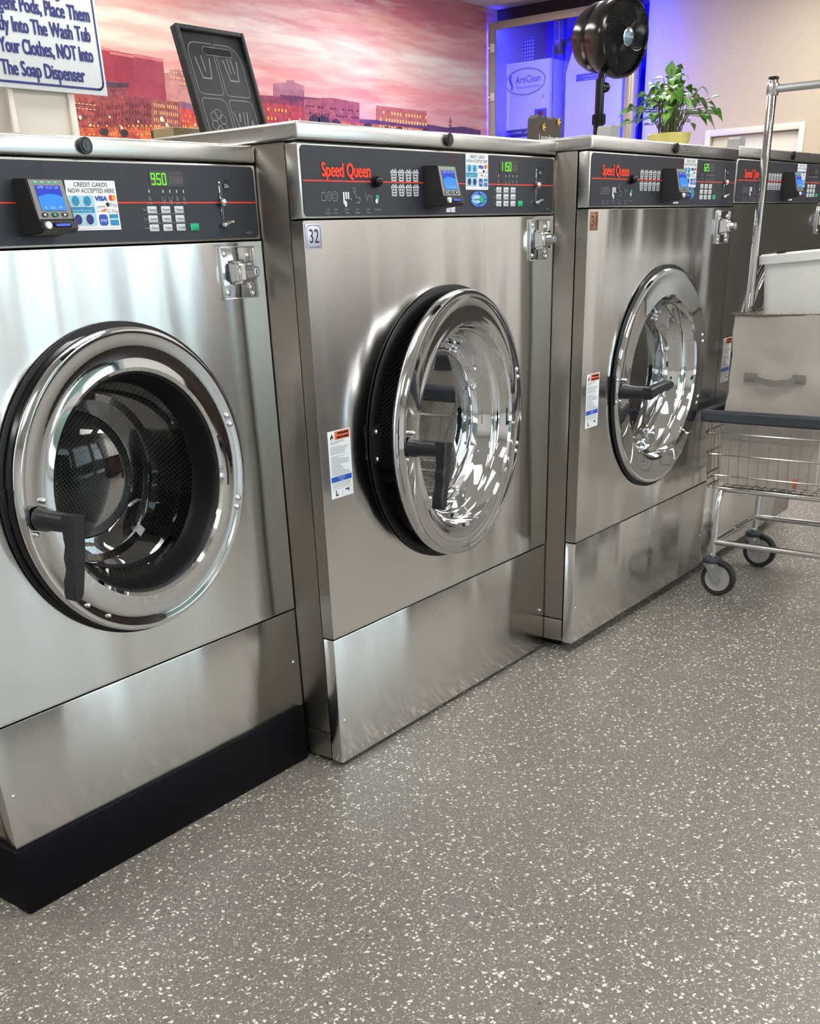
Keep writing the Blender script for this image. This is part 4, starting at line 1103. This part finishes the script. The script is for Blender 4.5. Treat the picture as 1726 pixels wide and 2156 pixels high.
GW = 'row of front loading washers along the wall'
m33 = make_machine('washer raised on a black plinth, shortest of the row, price display reading 9.50', GW, (-.854, .123, .152), 0, .854, .0, .414 - .152, 1.234 - .152, 1.371 - .152, 1.406 - .152, .427, .803 - .152, .299, math.radians(3.2), '33', 0, '9.50', skip_logo=True, xr=lambda x: x - .172 + .004, feet=False)
m32 = make_machine('wide washer numbered 32 with its chrome door ajar and black soap lid open', GW, (0, 0, 0), 0, 1.014, .014, .353, 1.268, 1.4035, 1.44, .507, .785, .331, math.radians(6.2), '32', 8, '11.50', '32', 'plate_silver')
m31 = make_machine('wide washer with a copper number plate 31 and a closed chrome door', GW, (1.0165, -.105, .003), 0, 1.0115, .034, .363, 1.277, 1.409, 1.4445, .519, .783, .333, 0.0, '31', 10, '6.25', '31', 'plate_copper')
m30 = make_machine('farthest washer of the row, mostly hidden behind the laundry cart', GW, (2.0315, -.105, .012), 0, 1.0115, .034, .363, 1.277, 1.409, 1.4445, .519, .783, .333, 0.0, '30', 10, '')

# opened soap dispenser lid standing on washer 32
TL, TWd = .318, .252
mb = MB()
TH = .012
def TF(u, v, o=0): return (u, o, v)
mb.box(0, TWd, 0, TH, 0, TL, 'tray_black', .002)
for u0, u1, v0, v1 in ((0, .011, 0, TL), (TWd - .011, TWd, 0, TL), (.011, TWd - .011, TL - .011, TL)): mb.box(u0, u1, -.013, 0, v0, v1, 'tray_black', .002)
mb.rrect(.085, .192, TL - .062, TL - .046, -.0016, .0078, 'black_matte')
mb.strip([(a, b) for a, b in rr_pts(.083, .194, TL - .064, TL - .044, .0098)], .0016, -.0018, 'tray_line', True)
def cell(u0, u1, v0, v1, r1, r2):
    pts = []
    for cx, cz, a0, r in ((u1 - r2, v1 - r2, 0, r2), (u0 + r1, v1 - r1, 90, r1), (u0 + .012, v0 + .012, 180, .012), (u1 - .012, v0 + .012, 270, .012)):
        for k in range(6):
            a = math.radians(a0 + 18 * k); pts.append((cx + r * math.cos(a), cz + r * math.sin(a)))
    mb.strip(pts, .0022, -.0006, 'tray_line', True)
cell(.030, .122, .155, TL - .035, .03, .004); cell(.132, .225, .155, TL - .035, .004, .045)
cell(.030, .122, .018, .145, .012, .02); cell(.132, .225, .018, .145, .012, .02)
for cx, n in ((.075, 1), (.178, 2)):
    v = .195
    mb.strip([(cx - .026, v + .05), (cx - .016, v), (cx + .016, v), (cx + .026, v + .05)], .004, -.0008, 'tray_line')
    for k in range(n): mb.strip([(cx + (k - (n - 1) / 2) * .014, v + .018), (cx + (k - (n - 1) / 2) * .014 - .003, v + .055)], .0035, -.0008, 'tray_line')
for k in range(6):
    a = math.radians(60 * k + 20); cx, cz = .074 + .018 * math.cos(a), .085 + .022 * math.sin(a)
    mb.strip([(cx + .012 * math.cos(b * PI / 6), cz + .012 * math.sin(b * PI / 6)) for b in range(12)], .002, -.0008, 'tray_line', True)
mb.strip([(.140, .115), (.150, .075), (.172, .075), (.178, .115)], .003, -.0008, 'tray_line'); mb.strip([(.157, .092), (.162, .112)], .005, -.0008, 'tray_line')
mb.strip([(.192, .115), (.172, .03)], .004, -.0008, 'tray_line'); mb.strip([(.188, .04), (.205, .095), (.222, .04)], .004, -.0008, 'tray_line')
mb.transform(Matrix.Translation((.515, .80, 1.447)) @ Matrix.Rotation(math.radians(-16), 4, 'X'))
part(mb, 'dispenser_lid', m32, 'open black soap dispenser lid')
mb = MB(); mb.box(.575, .80, 1.0, 1.09, 1.441, 1.532, 'tan_plastic', .003); part(mb, 'dispenser_box', m32)
for mm_, sxx in ((m31, .730), (m30, .825)):
    mb = MB()
    mb.prism([(sxx, .33, 1.446), (sxx + .075, .33, 1.446), (sxx + .072, .33, 1.520), (sxx + .064, .33, 1.526), (sxx + .022, .33, 1.526), (sxx + .014, .33, 1.520)], (0, .05, 0), 'clear_gray')
    part(mb, 'dispenser_box', mm_)

# black plinth under washer 33
mb = MB(); mb.box(-.864, -.004, .115, 1.25, 0, .1515, 'plinth_black', .006)
tag(mb.build('plinth'), 'low black plinth that lifts the nearest washer off the floor', 'plinth')

# ------------------------------------------------------------------ notice on the column
SX0, SX1, SZ0, SZ1, SY = .235, .826, 1.673, 2.16, 1.578
sg = thing('notice_sign', 'white notice in blue lettering about detergent pods, cut off at the top corner', 'sign', (SX0, SY, SZ0))
mb = MB(); mb.box(0, SX1 - SX0, 0, .006, 0, SZ1 - SZ0, 'sign_white', .001)
w_, h_ = SX1 - SX0, SZ1 - SZ0
mb.strip(rr_pts(.010, w_ - .012, .016, h_ - .012, .022), .0065, -.0008, 'ink_navy', True)
part(mb, 'board', sg)
mb = MB()
for s, xl, xr_, z in (('When Using', .28, .46, .278), ('Detergent Pods, Place Them', .150, .562, .224), ('Directly Into The Wash Tub', .146, .554, .171), ('With Your Clothes, NOT Into', .139, .556, .117), ('The Soap Dispenser', .196, .498, .060)):
    z -= .026
    o_ = .010 if s.endswith('ser') else -.004
    xr_ += o_; xl += o_
    mb.ftext(s, xl, -.001, z, .054, 'ink_navy', align='LEFT', width=xr_ - xl, bold=.0018)
for v in mb.bm.verts: v.co.z += (v.co.x - .3) * -.006
part(mb, 'lettering', sg, normals=False)

# ------------------------------------------------------------------ pedestal fan standing on the last washer's lid
fan = thing('pedestal_fan', 'black pedestal air circulator fan standing on top of the washers', 'fan', (2.845, .85, 1.4600))
fm = Matrix.Translation((2.955, .80, 1.943)) @ Matrix.Rotation(math.radians(-14), 4, 'Z') @ Matrix.Rotation(math.radians(6), 4, 'X')
inv = Matrix.Translation((-2.845, -.85, -1.4600))
mb = MB(); mb.lathe([(0, 0), (.13, 0), (.13, .012), (.10, .02), (.03, .03), (.024, .05)], (0, 0, 0), 'fan_black', axis='z', n=40); part(mb, 'base', fan)
mb = MB()
mb.cyl((0, 0, .03), (0, 0, .17), .022, 'fan_black', n=24); mb.cyl((0, 0, .165), (0, 0, .205), .026, 'fan_black', n=24)
for k in range(16):
    a = 2 * PI * k / 16; mb.cyl((.026 * math.cos(a), .026 * math.sin(a), .168), (.026 * math.cos(a), .026 * math.sin(a), .202), .003, 'fan_black', n=6)
mb.cyl((0, 0, .2), (0, 0, .33), .019, 'fan_black', n=24)
mb.sphere((.012, -.02, .30), .019, 'fan_black', n=16); part(mb, 'pole', fan)
mb = MB()      # duct housing: wide front ring, narrower rear cone
mb.lathe([(.134, .0), (.143, -.004), (.147, .006), (.148, .03), (.140, .075), (.124, .115), (.122, .125), (.128, .135), (.126, .16), (.108, .205), (.06, .235), (0, .24)], (0, 0, 0), 'fan_black', n=64)
mb.transform(inv @ fm); part(mb, 'housing', fan)
mb = MB()      # swirling front grille
for k in range(46):
    a0 = 2 * PI * k / 46
    pts = []
    for i in range(9):
        tt = i / 8; r = .030 + .104 * tt; a = a0 + .95 * tt ** 1.3
        pts.append((r * math.cos(a), -.010 + .012 * tt * tt - .004, r * math.sin(a)))
    mb.tube(pts, .0016, 'fan_black', n=5)
mb.lathe([(.131, -.004), (.136, -.009), (.141, -.004)], (0, 0, 0), 'fan_black', n=64)
mb.lathe([(.130, .012), (.0, .02)], (0, 0, 0), 'black_matte', n=48)
mb.transform(inv @ fm); part(mb, 'grille', fan)
mb = MB(); mb.lathe([(.033, -.008), (.033, -.018), (.029, -.021), (0, -.023)], (0, 0, 0), ['fan_black', 'chrome_soft', 'hub_badge'], n=36)
mb.text('VORNADO', Matrix(((1, 0, 0, 0), (0, 0, -1, -.0245), (0, 1, 0, -.004), (0, 0, 0, 1))), .01, 'ink_white', width=.046)
mb.transform(inv @ fm); part(mb, 'hub', fan)
mb = MB(); mb.tube([(0, 0, .315), (.01, .0, .34), (.05, .01, .37)], .016, 'fan_black', n=12); part(mb, 'neck', fan)

# ------------------------------------------------------------------ potted plant on the last washer
pl = thing('potted_plant', 'leafy green houseplant in a pale yellow glazed pot on the washers', 'plant', (2.80, .50, 1.4600))
mb = MB(); mb.lathe([(0, 0), (.055, 0), (.07, .03), (.082, .075), (.088, .102), (.086, .105), (.08, .100), (.078, .09)], (0, 0, 0), 'pot_glaze', axis='z', n=48); part(mb, 'pot', pl)
mb = MB(); mb.lathe([(.078, .09), (0, .094)], (0, 0, 0), 'soil', axis='z', n=32); part(mb, 'soil', pl)
random.seed(8)
ms, ml = MB(), MB()


def leaf(mb, base, d, size, droop):
    d = Vector(d).normalized(); side = d.cross(Vector((0, 0, 1)))
    side = side.normalized() if side.length > 1e-3 else Vector((1, 0, 0))
    side = (side + Vector((0, 0, random.uniform(-.5, .5)))).normalized()
    up = side.cross(d).normalized()
    W_ = [0, .30, .42, .40, .28, .13, 0]
    rows = []
    for i, w in enumerate(W_):
        tt = i / 6; c = Vector(base) + d * (size * tt) - Vector((0, 0, 1)) * droop * size * tt * tt
        if i in (0, 6): rows.append([mb.bm.verts.new(c)])
        else: rows.append([mb.bm.verts.new(c + side * w * size + up * w * size * .3), mb.bm.verts.new(c), mb.bm.verts.new(c - side * w * size + up * w * size * .3)])
    fs = []
    for a, b in zip(rows, rows[1:]):
        if len(a) == 1: fs += [mb.bm.faces.new((a[0], b[0], b[1])), mb.bm.faces.new((a[0], b[1], b[2]))]
        elif len(b) == 1: fs += [mb.bm.faces.new((a[0], b[0], a[1])), mb.bm.faces.new((a[1], b[0], a[2]))]
        else: fs += [mb.bm.faces.new((a[0], b[0], b[1], a[1])), mb.bm.faces.new((a[1], b[1], b[2], a[2]))]
    mb._tag(fs, 'leaf')


for i in range(125):
    a = random.uniform(0, 2 * PI); spread = abs(random.gauss(.085, .05)); spread = min(spread, .17)
    hh = max(.05, .20 - spread * .75 + random.uniform(-.06, .05)); b = Vector((.05 * random.random() * math.cos(a), .05 * random.random() * math.sin(a), .10))
    tip = Vector((spread * math.cos(a), spread * math.sin(a), .10 + hh))
    mid = (b + tip) / 2 + Vector((0, 0, .04)) - Vector((math.cos(a), math.sin(a), 0)) * .015
    ms.tube([b, mid, tip], .0015, 'stem', n=5)
    leaf(ml, tip, (math.cos(a) + random.uniform(-.6, .6), math.sin(a) + random.uniform(-.6, .6), random.uniform(-.5, .35)), random.uniform(.030, .052), random.uniform(.2, .9))
ms.tube([(.01, 0, .12), (0, 0, .26), (.0, .01, .33)], .002, 'stem', n=5); leaf(ml, (0, .01, .30), (.1, 0, 1), .06, 0)
part(ms, 'stems', pl); part(ml, 'foliage', pl)

# ------------------------------------------------------------------ small scalloped wooden sign on washer 31
ws = thing('wooden_sign', 'small dark scalloped wooden block with handwriting standing on the washers', 'sign', (1.742, .5, 1.452))
mb = MB()
pts = [(0, 0), (.172, 0), (.176, .06), (.178, .115), (.165, .122), (.15, .124), (.135, .120), (.12, .127), (.105, .118), (.09, .117), (.075, .122), (.06, .127), (.045, .120), (.033, .126), (.02, .128), (.008, .118), (.004, .06)]
mb.prism([(x, 0, z) for x, z in pts], (0, .035, 0), 'wood_dark'); part(mb, 'block', ws)
mb = MB(); mb.ftext('Laundry at', .088, -.001, .054, .026, 'ink_white', width=.13); mb.ftext('its best', .088, -.001, .022, .024, 'ink_white', width=.11); part(mb, 'lettering', ws, normals=False)
for x, z in ((.045, .092), (.146, .112)):
    mb = MB()
    for k in range(5):
        a = 2 * PI * k / 5; mb.tube([(x, -.004, z), (x + .012 * math.cos(a), -.007, z + .012 * math.sin(a))], [.003, .0015], 'ink_amber', n=6)
    part(mb, 'bow', ws)

# ------------------------------------------------------------------ glazed recess with the ozone units
ge = thing('glass_enclosure', 'aluminium framed glass enclosure glowing blue in the end wall', 'enclosure', (FX, 3.45, EZ0))
def G(mb): return mb.transform(Matrix.Translation((-FX, -3.45, -EZ0)))
mb = MB()
for y0, y1, z0, z1 in ((EY0, EY0 + .075, EZ0, EZ1), (EY1 - .085, EY1 - .02, EZ0, EZ1), (EY0 + .075, EY1 - .085, EZ1 - .055, EZ1), (EY0 + .075, EY1 - .085, EZ0, EZ0 + .06)):
    v = z1 - z0 > .5
    mb.box(FX, FX + .03, y0, y1, z0, z1, 'frame_silver', .003)
    mb.box(FX - .006, FX + .001, y0 + (.022 if v else 0), y1 - (.022 if v else 0), z0 + (0 if v else .018), z1 - (0 if v else .018), 'frame_silver', .002)
mb.box(FX + .03, XE, EY0 + .06, EY0 + .07, EZ0, EZ1, 'frame_silver'); mb.box(FX + .03, XE, EY1 - .08, EY1 - .07, EZ0, EZ1, 'frame_silver'); mb.box(FX + .03, XE, EY0 + .06, EY1 - .07, EZ1 - .012, EZ1, 'frame_silver')
G(mb); part(mb, 'frame', ge)
mb = MB(); mb.box(FX + .008, FX + .03, 3.40, 3.52, EZ0 + .06, EZ1 - .055, 'cabinet_glass', .004); G(mb); part(mb, 'sliding_stile', ge)
for y0, y1 in ((EY0 + .075, 3.40), (3.52, EY1 - .085)):
    mb = MB(); mb.box(FX + .016, FX + .020, y0, y1, EZ0 + .06, EZ1 - .055, 'cabinet_glass'); G(mb); part(mb, 'pane', ge)
for z in (2.62, 2.27, 1.93):
    mb = MB(); mb.box(FX - .016, FX - .004, EY1 - .09, EY1 - .03, z - .03, z + .03, 'trim_white', .004)
    for dz in (-.018, .018): mb.sphere((FX - .017, EY1 - .045, z + dz), .006, 'black_matte', n=10)
    G(mb); part(mb, 'hinge', ge)
mb = MB(); mb.box(XE + .40, XE + .405, 4.05, 4.25, 1.0, 2.75, 'grid_sheet'); tag(mb.build('wire_grid'), 'tall wire grid panel beside the mural end of the blue glass enclosure', 'wire grid', 'wire grids in the glass enclosure')
mb = MB(); mb.box(XE + .02, XE + .025, 2.86, 2.96, 1.0, 2.45, 'grid_sheet'); tag(mb.build('wire_grid'), 'short wire grid panel right of the fan pole inside the glass enclosure', 'wire grid', 'wire grids in the glass enclosure')
for bx in ((FX + .05, FX + .065, EY0 + .075, EY0 + .095, 1.2, 2.72), (FX + .036, FX + .060, EY0 + .12, EY1 - .12, 2.768, 2.786), (FX + .05, FX + .09, EY0 + .12, EY1 - .12, 1.30, 1.33),
           (FX + .036, FX + .05, EY0 + .034, EY0 + .046, 1.3, 2.76), (FX + .036, FX + .05, EY1 - .060, EY1 - .048, 1.3, 2.76)):
    mb = MB(); mb.box(*bx, 'blue_strip_light'); G(mb); part(mb, 'light_strip', ge, 'glowing blue light strip')
# control unit with the oval logo
u1 = thing('ozone_unit', 'white control cabinet with an oval logo behind the blue lit glass', 'control cabinet', (7.25, 3.91, 1.6))
D = lambda mb: mb.transform(Matrix.Translation((-7.25, -3.91, -1.6)))
RY = lambda y, z, x=7.25: Matrix(((0, 0, -1, x), (-1, 0, 0, y), (0, 1, 0, z), (0, 0, 0, 1)))   # lettering facing -x
def rectx(mb, y0, y1, z0, z1, x, m): mb.poly([(x, y1, z0), (x, y0, z0), (x, y0, z1), (x, y1, z1)], m)
mb = MB(); mb.box(7.25, 7.60, 3.683, 4.145, 1.6, 2.53, 'box_white', .008); D(mb); part(mb, 'case', u1)
mb = MB()
el = [(7.248, 3.925 + .198 * math.cos(2 * PI * k / 40), 2.385 + .095 * math.sin(2 * PI * k / 40)) for k in range(40)]
for a, b in zip(el, el[1:] + el[:1]): mb.tube([a, b], .003, 'ink_navy', n=4)
mb.text('ArtiClean', RY(3.895, 2.375, 7.2475), .075, 'ink_navy', width=.25)
mb.text('Ozone Laundry System', RY(3.895, 2.335, 7.2475), .03, 'ink_navy', width=.24)
for k in range(6): mb.tube([(7.247, 4.075 + .012 * math.sin(k), 2.44 - k * .018), (7.247, 4.06 + .012 * math.sin(k + 1), 2.44 - (k + 1) * .018)], .008 - .0008 * k, 'ink_navy', n=5)
D(mb); part(mb, 'logo', u1, normals=False)
mb = MB(); rectx(mb, 3.705, 3.825, 1.95, 2.172, 7.2475, 'ink_blue'); rectx(mb, 3.74, 3.795, 2.12, 2.155, 7.2465, 'ink_dark_red'); rectx(mb, 3.725, 3.80, 2.02, 2.10, 7.2465, 'paper'); D(mb); part(mb, 'control_plate', u1, normals=False)
mb = MB(); mb.cyl((7.25, 3.742, 2.262), (7.243, 3.742, 2.262), .013, 'chrome_soft', n=18); D(mb); part(mb, 'lock', u1)
mb = MB(); rectx(mb, 3.70, 4.14, 1.975, 2.035, 7.2475, 'ink_navy'); mb.text('P.L.A.Y POWERED', RY(4.03, 2.0, 7.2465), .025, 'ink_white', width=.16)
zz = [(3.93, 2.005), (3.90, 2.005), (3.89, 2.03), (3.88, 1.975), (3.87, 2.04), (3.86, 1.97), (3.85, 2.03), (3.84, 2.005), (3.79, 2.005)]
for a, b in zip(zz, zz[1:]): mb.tube([(7.2465, *a), (7.2465, *b)], .003, 'ink_white', n=4)
D(mb); part(mb, 'base_stripe', u1, normals=False)
u2 = thing('ozone_unit', 'plain white cabinet with a blue nameplate behind the blue lit glass', 'control cabinet', (7.25, 3.25, 1.6))
D2 = lambda mb: mb.transform(Matrix.Translation((-7.25, -3.25, -1.6)))
mb = MB()
P2 = [(7.25, 3.53, 1.6), (7.25, 3.0, 1.6), (7.25, 3.0, 2.60), (7.25, 3.455, 2.592), (7.25, 3.53, 2.40)]
mb.prism(P2, (.33, 0, 0), 'box_white'); D2(mb); part(mb, 'case', u2)
mb = MB(); rectx(mb, 3.14, 3.427, 2.333, 2.383, 7.2475, 'ink_blue'); mb.text('ArtiClean Ozone', RY(3.27, 2.358, 7.2465), .02, 'ink_white', width=.2); mb.text('Laundry System', RY(3.27, 2.34, 7.2465), .016, 'ink_white', width=.16); D2(mb); part(mb, 'nameplate', u2, normals=False)
mb = MB(); mb.box(7.30, 7.38, 3.62, 3.68, 2.56, 2.66, 'black_plastic', .004); mb.tube([(7.34, 3.60, 2.62), (7.33, 3.50, 2.68), (7.33, 3.42, 2.67), (7.33, 3.40, 2.63)], .012, 'black_plastic', n=8)
mb.tube([(7.34, 3.65, 2.66), (7.34, 3.65, 2.78), (7.34, 3.70, 2.86)], .012, 'black_plastic', n=8)
tag(mb.build('hose'), 'dark hose and valve above the white cabinets inside the blue glass enclosure', 'hose')

# ------------------------------------------------------------------ laundry cart
ct = thing('laundry_cart', 'wheeled wire laundry cart with a dark bumper and a tall hanging rail', 'laundry cart', (2.045, -.55, 0))
CX = lambda mb: mb.transform(Matrix.Translation((-2.045, .55, 0)))
xa, xb = 1.825, 2.265
ya, yb = -.150, -.95
mb = MB()
outer = rr_pts(xa - .018, xb + .018, yb - .018, ya + .012, .035, 6)
def ring_prism(mb, pts, inset, z0, z1, m, cx, cy):
    n = len(pts)
    ins = []
    for i in range(n):
        a, b = Vector(pts[i - 1]), Vector(pts[(i + 1) % n]); d = (b - a).normalized(); ins.append(Vector(pts[i]) + Vector((-d.y, d.x)) * inset)
    prof = [(0, z0 + .006), (0, z1 - .008), (.15, z1 - .002), (.4, z1), (.8, z1), (1, z1 - .004), (1, z0), (.25, z0)]
    rows = []
    for t_, z in prof: rows.append([mb.bm.verts.new((p[0] * (1 - t_) + q[0] * t_, p[1] * (1 - t_) + q[1] * t_, z)) for p, q in zip(pts, ins)])
    fs = []
    for a, b in zip(rows, rows[1:] + rows[:1]):
        for i in range(n): fs.append(mb.bm.faces.new((a[i], a[(i + 1) % n], b[(i + 1) % n], b[i])))
    mb._tag(fs, m)
ring_prism(mb, outer, .030, .616, .655, 'bumper_gray', 0, 0)
CX(mb); part(mb, 'bumper', ct, 'dark gray rubber bumper')
mb = MB()
def loop(z, ins, r=.0028):
    mb.tube([(x, y, z) for x, y in rr_pts(xa + ins, xb - ins, yb + ins, ya - ins, .03, 4)], r, 'wire_steel', n=6, close=True)
ins = lambda z: .002 + (.62 - z) / .235 * .022
for z in (.625, .578, .505, .432, .388): loop(z, ins(z), .0032)
zt, zb_ = .63, .386
ny = 21
for k in range(ny + 1):
    y = ya - .03 + (yb - ya + .06) * k / ny
    for xx, s in ((xa, 1), (xb, -1)): mb.tube([(xx + s * ins(zt), y, zt), (xx + s * ins(zb_), y * .985 - .009, zb_), ], .0017, 'wire_steel', n=5)
    y2 = y * .985 - .009
    mb.tube([(xa + ins(zb_), y2, zb_), (xb - ins(zb_), y2, zb_)], .0017, 'wire_steel', n=5)
nx = 11
for k in range(nx + 1):
    x = xa + .03 + (xb - xa - .06) * k / nx
    for yy_, s in ((ya, -1), (yb, 1)): mb.tube([(x, yy_ + s * ins(zt), zt), (x * .96 + 2.045 * .04, yy_ + s * ins(zb_), zb_)], .0017, 'wire_steel', n=5)
    x2 = x * .96 + 2.045 * .04
    mb.tube([(x2, ya - ins(zb_), zb_ - .002), (x2, yb + ins(zb_), zb_ - .002)], .0020, 'wire_steel', n=5)
CX(mb); part(mb, 'wire_basket', ct)
mb = MB()
LX = (1.835, 2.255); LY = (-.232, -.87)
for lx in LX:
    s = 1 if lx < 2 else -1
    for ly in LY:
        e = 1 if ly > -.5 else -1
        mb.tube([(lx + s * .05, ly, .376), (lx + s * .022, ly, .372), (lx + s * .004, ly, .345), (lx, ly, .31), (lx, ly, .118)], .0105, 'chrome_soft', n=12)
    mb.tube([(lx, LY[0], .196), (lx, LY[1], .196)], .0105, 'chrome_soft', n=12)
    mb.tube([(lx + s * .05, LY[0] + .02, .376), (lx + s * .05, LY[1] - .02, .376)], .010, 'chrome_soft', n=10)
for ly in LY:
    mb.tube([(LX[0], ly, .197), (2.045, ly, .197), (LX[1], ly, .197)], .0105, 'chrome_soft', n=12)
    mb.tube([(2.02, ly, .197), (2.06, ly, .197)], .0125, 'chrome_soft', n=12)
CX(mb); part(mb, 'frame', ct, 'chrome tube frame')
for lx in LX:
    for ly in LY:
        wy = ly - .030
        mb = MB()
        mb.lathe([(0, .118), (.014, .120), (.030, .120), (.034, .125), (.034, .133), (.030, .138), (.012, .138)], (lx, ly, 0), 'bumper_gray', axis='z', n=28)
        for sx in (-.014, .014): mb.sphere((lx + sx, ly, .15), .005, 'chrome', n=10)
        CX(mb); cst = part(mb, 'caster', ct)
        mb = MB()
        mb.cyl((lx, ly, .121), (lx, ly, .105), .027, 'zinc', n=20)
        for sx in (-1, 1):
            x0 = lx + sx * .019
            mb.prism([(x0, ly + .026, .118), (x0, ly - .032, .118), (x0, wy - .014, .062), (x0, wy - .009, .052), (x0, wy + .009, .052), (x0, wy + .014, .062)], (sx * .0025, 0, 0), 'zinc')
        mb.cyl((lx - .024, wy, .064), (lx + .024, wy, .064), .006, 'zinc', n=12)
        CX(mb); part(mb, 'fork', cst)
        mb = MB()
        mb.lathe([(.0, -.009), (.012, -.012), (.014, -.008), (.040, -.008), (.041, -.011), (.046, -.011), (.047, -.012), (.060, -.014), (.0645, -.008), (.0645, .008), (.060, .014), (.047, .012), (.046, .011), (.041, .011), (.040, .008), (.014, .008), (.012, .012), (0, .009)],
                 (lx, wy, .0645), ['wheel_gray'] * 6 + ['tyre'] * 5 + ['wheel_gray'] * 6, axis='x', n=44)
        CX(mb); part(mb, 'wheel', cst, 'gray wheel with dark tyre')
for py in (-.192, -.91):
    mb = MB(); mb.box(2.036, 2.060, py - .012, py + .012, .37, 1.632, 'chrome', .004); mb.box(2.035, 2.061, py - .013, py + .013, 1.632, 1.640, 'black_matte', .002)
    mb.box(2.034, 2.062, py - .016, py + .016, 1.588, 1.622, 'chrome_soft', .002); mb.cyl((2.03, py, 1.607), (2.066, py, 1.607), .006, 'zinc', n=12)
    CX(mb); part(mb, 'upright', ct)
mb = MB(); mb.tube([(2.048, -.20, 1.606), (2.048, -.90, 1.606)], .0115, 'zinc', n=14); CX(mb); part(mb, 'hanging_rail', ct)

# cloth bag standing in the cart
def soft_box(x0, x1, y0, y1, z0, z1, m, n, amp, sc, open_top=True):
    mb = MB()
    def face(fn, nu, nv):
        g = [[mb.bm.verts.new(fn(i / nu, j / nv)) for j in range(nv + 1)] for i in range(nu + 1)]
        fs = [mb.bm.faces.new((g[i][j], g[i + 1][j], g[i + 1][j + 1], g[i][j + 1])) for i in range(nu) for j in range(nv)]
        mb._tag(fs, m)
    lx, ly, lz = x1 - x0, y1 - y0, z1 - z0
    face(lambda u, v: (x0, y1 - u * ly, z0 + v * lz), n, n * 2); face(lambda u, v: (x1, y0 + u * ly, z0 + v * lz), n, n * 2)
    face(lambda u, v: (x0 + u * lx, y0, z0 + v * lz), n, n * 2); face(lambda u, v: (x1 - u * lx, y1, z0 + v * lz), n, n * 2)
    face(lambda u, v: (x0 + u * lx, y1 - v * ly, z0), n, n)
    bmesh.ops.remove_doubles(mb.bm, verts=mb.bm.verts, dist=1e-5)
    for v in mb.bm.verts:
        e = min(1, (v.co.z - z0) / .1 + .3)
        v.co += noise.noise_vector(v.co * sc) * amp * e + noise.noise_vector(v.co * sc * 2.7) * amp * .7
    return mb
bag = thing('fabric_bag', 'tall beige cloth laundry bag with a strap handle standing in the cart', 'laundry bag', (2.03, -.37, .392))
B_ = lambda mb: mb.transform(Matrix.Translation((-2.03, .37, -.392)))
mb = soft_box(1.876, 2.19, -.545, -.214, .402, .957, 'bag_cloth', 18, .011, 6)
B_(mb); body = part(mb, 'bag_body', bag, sharp=60)
mb = MB()
rim = [(x, y, .957) for x, y in rr_pts(1.874, 2.192, -.547, -.212, .012, 2)]
rim = [tuple(Vector(p) + noise.noise_vector(Vector(p) * 6) * .010) for p in rim]
pts = []
for a, b in zip(rim, rim[1:] + rim[:1]):
    n_ = max(1, int((Vector(b) - Vector(a)).length / .02)); pts += [tuple(Vector(a).lerp(Vector(b), k / n_)) for k in range(n_)]
pts = [tuple(Vector((p[0], p[1], .957)) + noise.noise_vector(Vector((p[0], p[1], .957)) * 6) * .012) for p in pts]
mb.tube(pts, .0035, 'bag_trim', n=6, close=True)
random.seed(6)
for p in pts:
    for _ in range(3): mb.tube([p, tuple(Vector(p) + Vector((-.004, random.uniform(-.01, .01), random.uniform(-.008, .010))))], .0006, 'bag_trim', n=3)
B_(mb); part(mb, 'frayed_hem', bag)
mb = MB()
for y in (-.298, -.445): mb.box(1.858, 1.868, y - .022 + (.008 if y > -.4 else -.008), y + .022 + (.008 if y > -.4 else -.008), .752, .776, 'bag_strap', .002)
hp = [(1.862, -.30, .766), (1.850, -.325, .755), (1.844, -.37, .748), (1.848, -.415, .750), (1.862, -.445, .762)]
secs = [[mb.bm.verts.new((x - .002, y, z + s * .010)) for s in (-1, 1)] + [mb.bm.verts.new((x + .002, y, z + s * .010)) for s in (1, -1)] for x, y, z in hp]
fs = []
for a, b in zip(secs, secs[1:]):
    for k in range(4): fs.append(mb.bm.faces.new((a[k], a[(k + 1) % 4], b[(k + 1) % 4], b[k])))
mb._tag(fs, 'bag_strap')
B_(mb); part(mb, 'handle', bag, 'gray webbing handle')
mb = MB(); mb.box(1.858, 1.864, -.492, -.480, .408, .440, 'tag_orange', .001); B_(mb); part(mb, 'tag', bag, 'small orange tag')

# white plastic basket nested in the bag
wb = thing('plastic_basket', 'white plastic laundry basket nested upright inside the cloth bag', 'laundry basket', (2.03, -.40, .72))
mb = MB()
def tub(z, grow, rr): return [(x, y, z) for x, y in rr_pts(1.925 - grow, 2.135 + grow, -.515 - grow, -.272 + grow, rr, 5)]
def skin(rings, m):
    vs = [[mb.bm.verts.new(p) for p in r] for r in rings]
    fs = []
    for a, b in zip(vs, vs[1:]):
        for i in range(len(a)): fs.append(mb.bm.faces.new((a[i], a[(i + 1) % len(a)], b[(i + 1) % len(a)], b[i])))
    mb._tag(fs, m); return vs
top = 1.135
vs = skin([tub(.74, -.02, .03), tub(top - .03, .008, .04), tub(top - .03, .022, .045), tub(top - .006, .024, .045), tub(top, .018, .045), tub(top - .002, .010, .04), tub(.75, -.024, .03)], 'white_plastic')
mb._tag([mb.bm.faces.new(vs[0][::-1]), mb.bm.faces.new(vs[-1])], 'white_plastic')
for v in mb.bm.verts: v.co.z += (-.272 - v.co.y) * .07
mb.transform(Matrix.Translation((-2.03, .40, -.72)))
wbb = part(mb, 'tub', wb)
mb = MB(); mb.box(1.905 - 2.03, 1.912 - 2.03, -.345 + .40, -.315 + .40, top - .72 - .012, top - .72 + .009, 'black_matte', .003); part(mb, 'grip_hole', wb)
mb = MB(); mb.box(-.06, .06, .133, .1385, .30, .36, 'black_matte', .002); part(mb, 'grip_hole', wb)
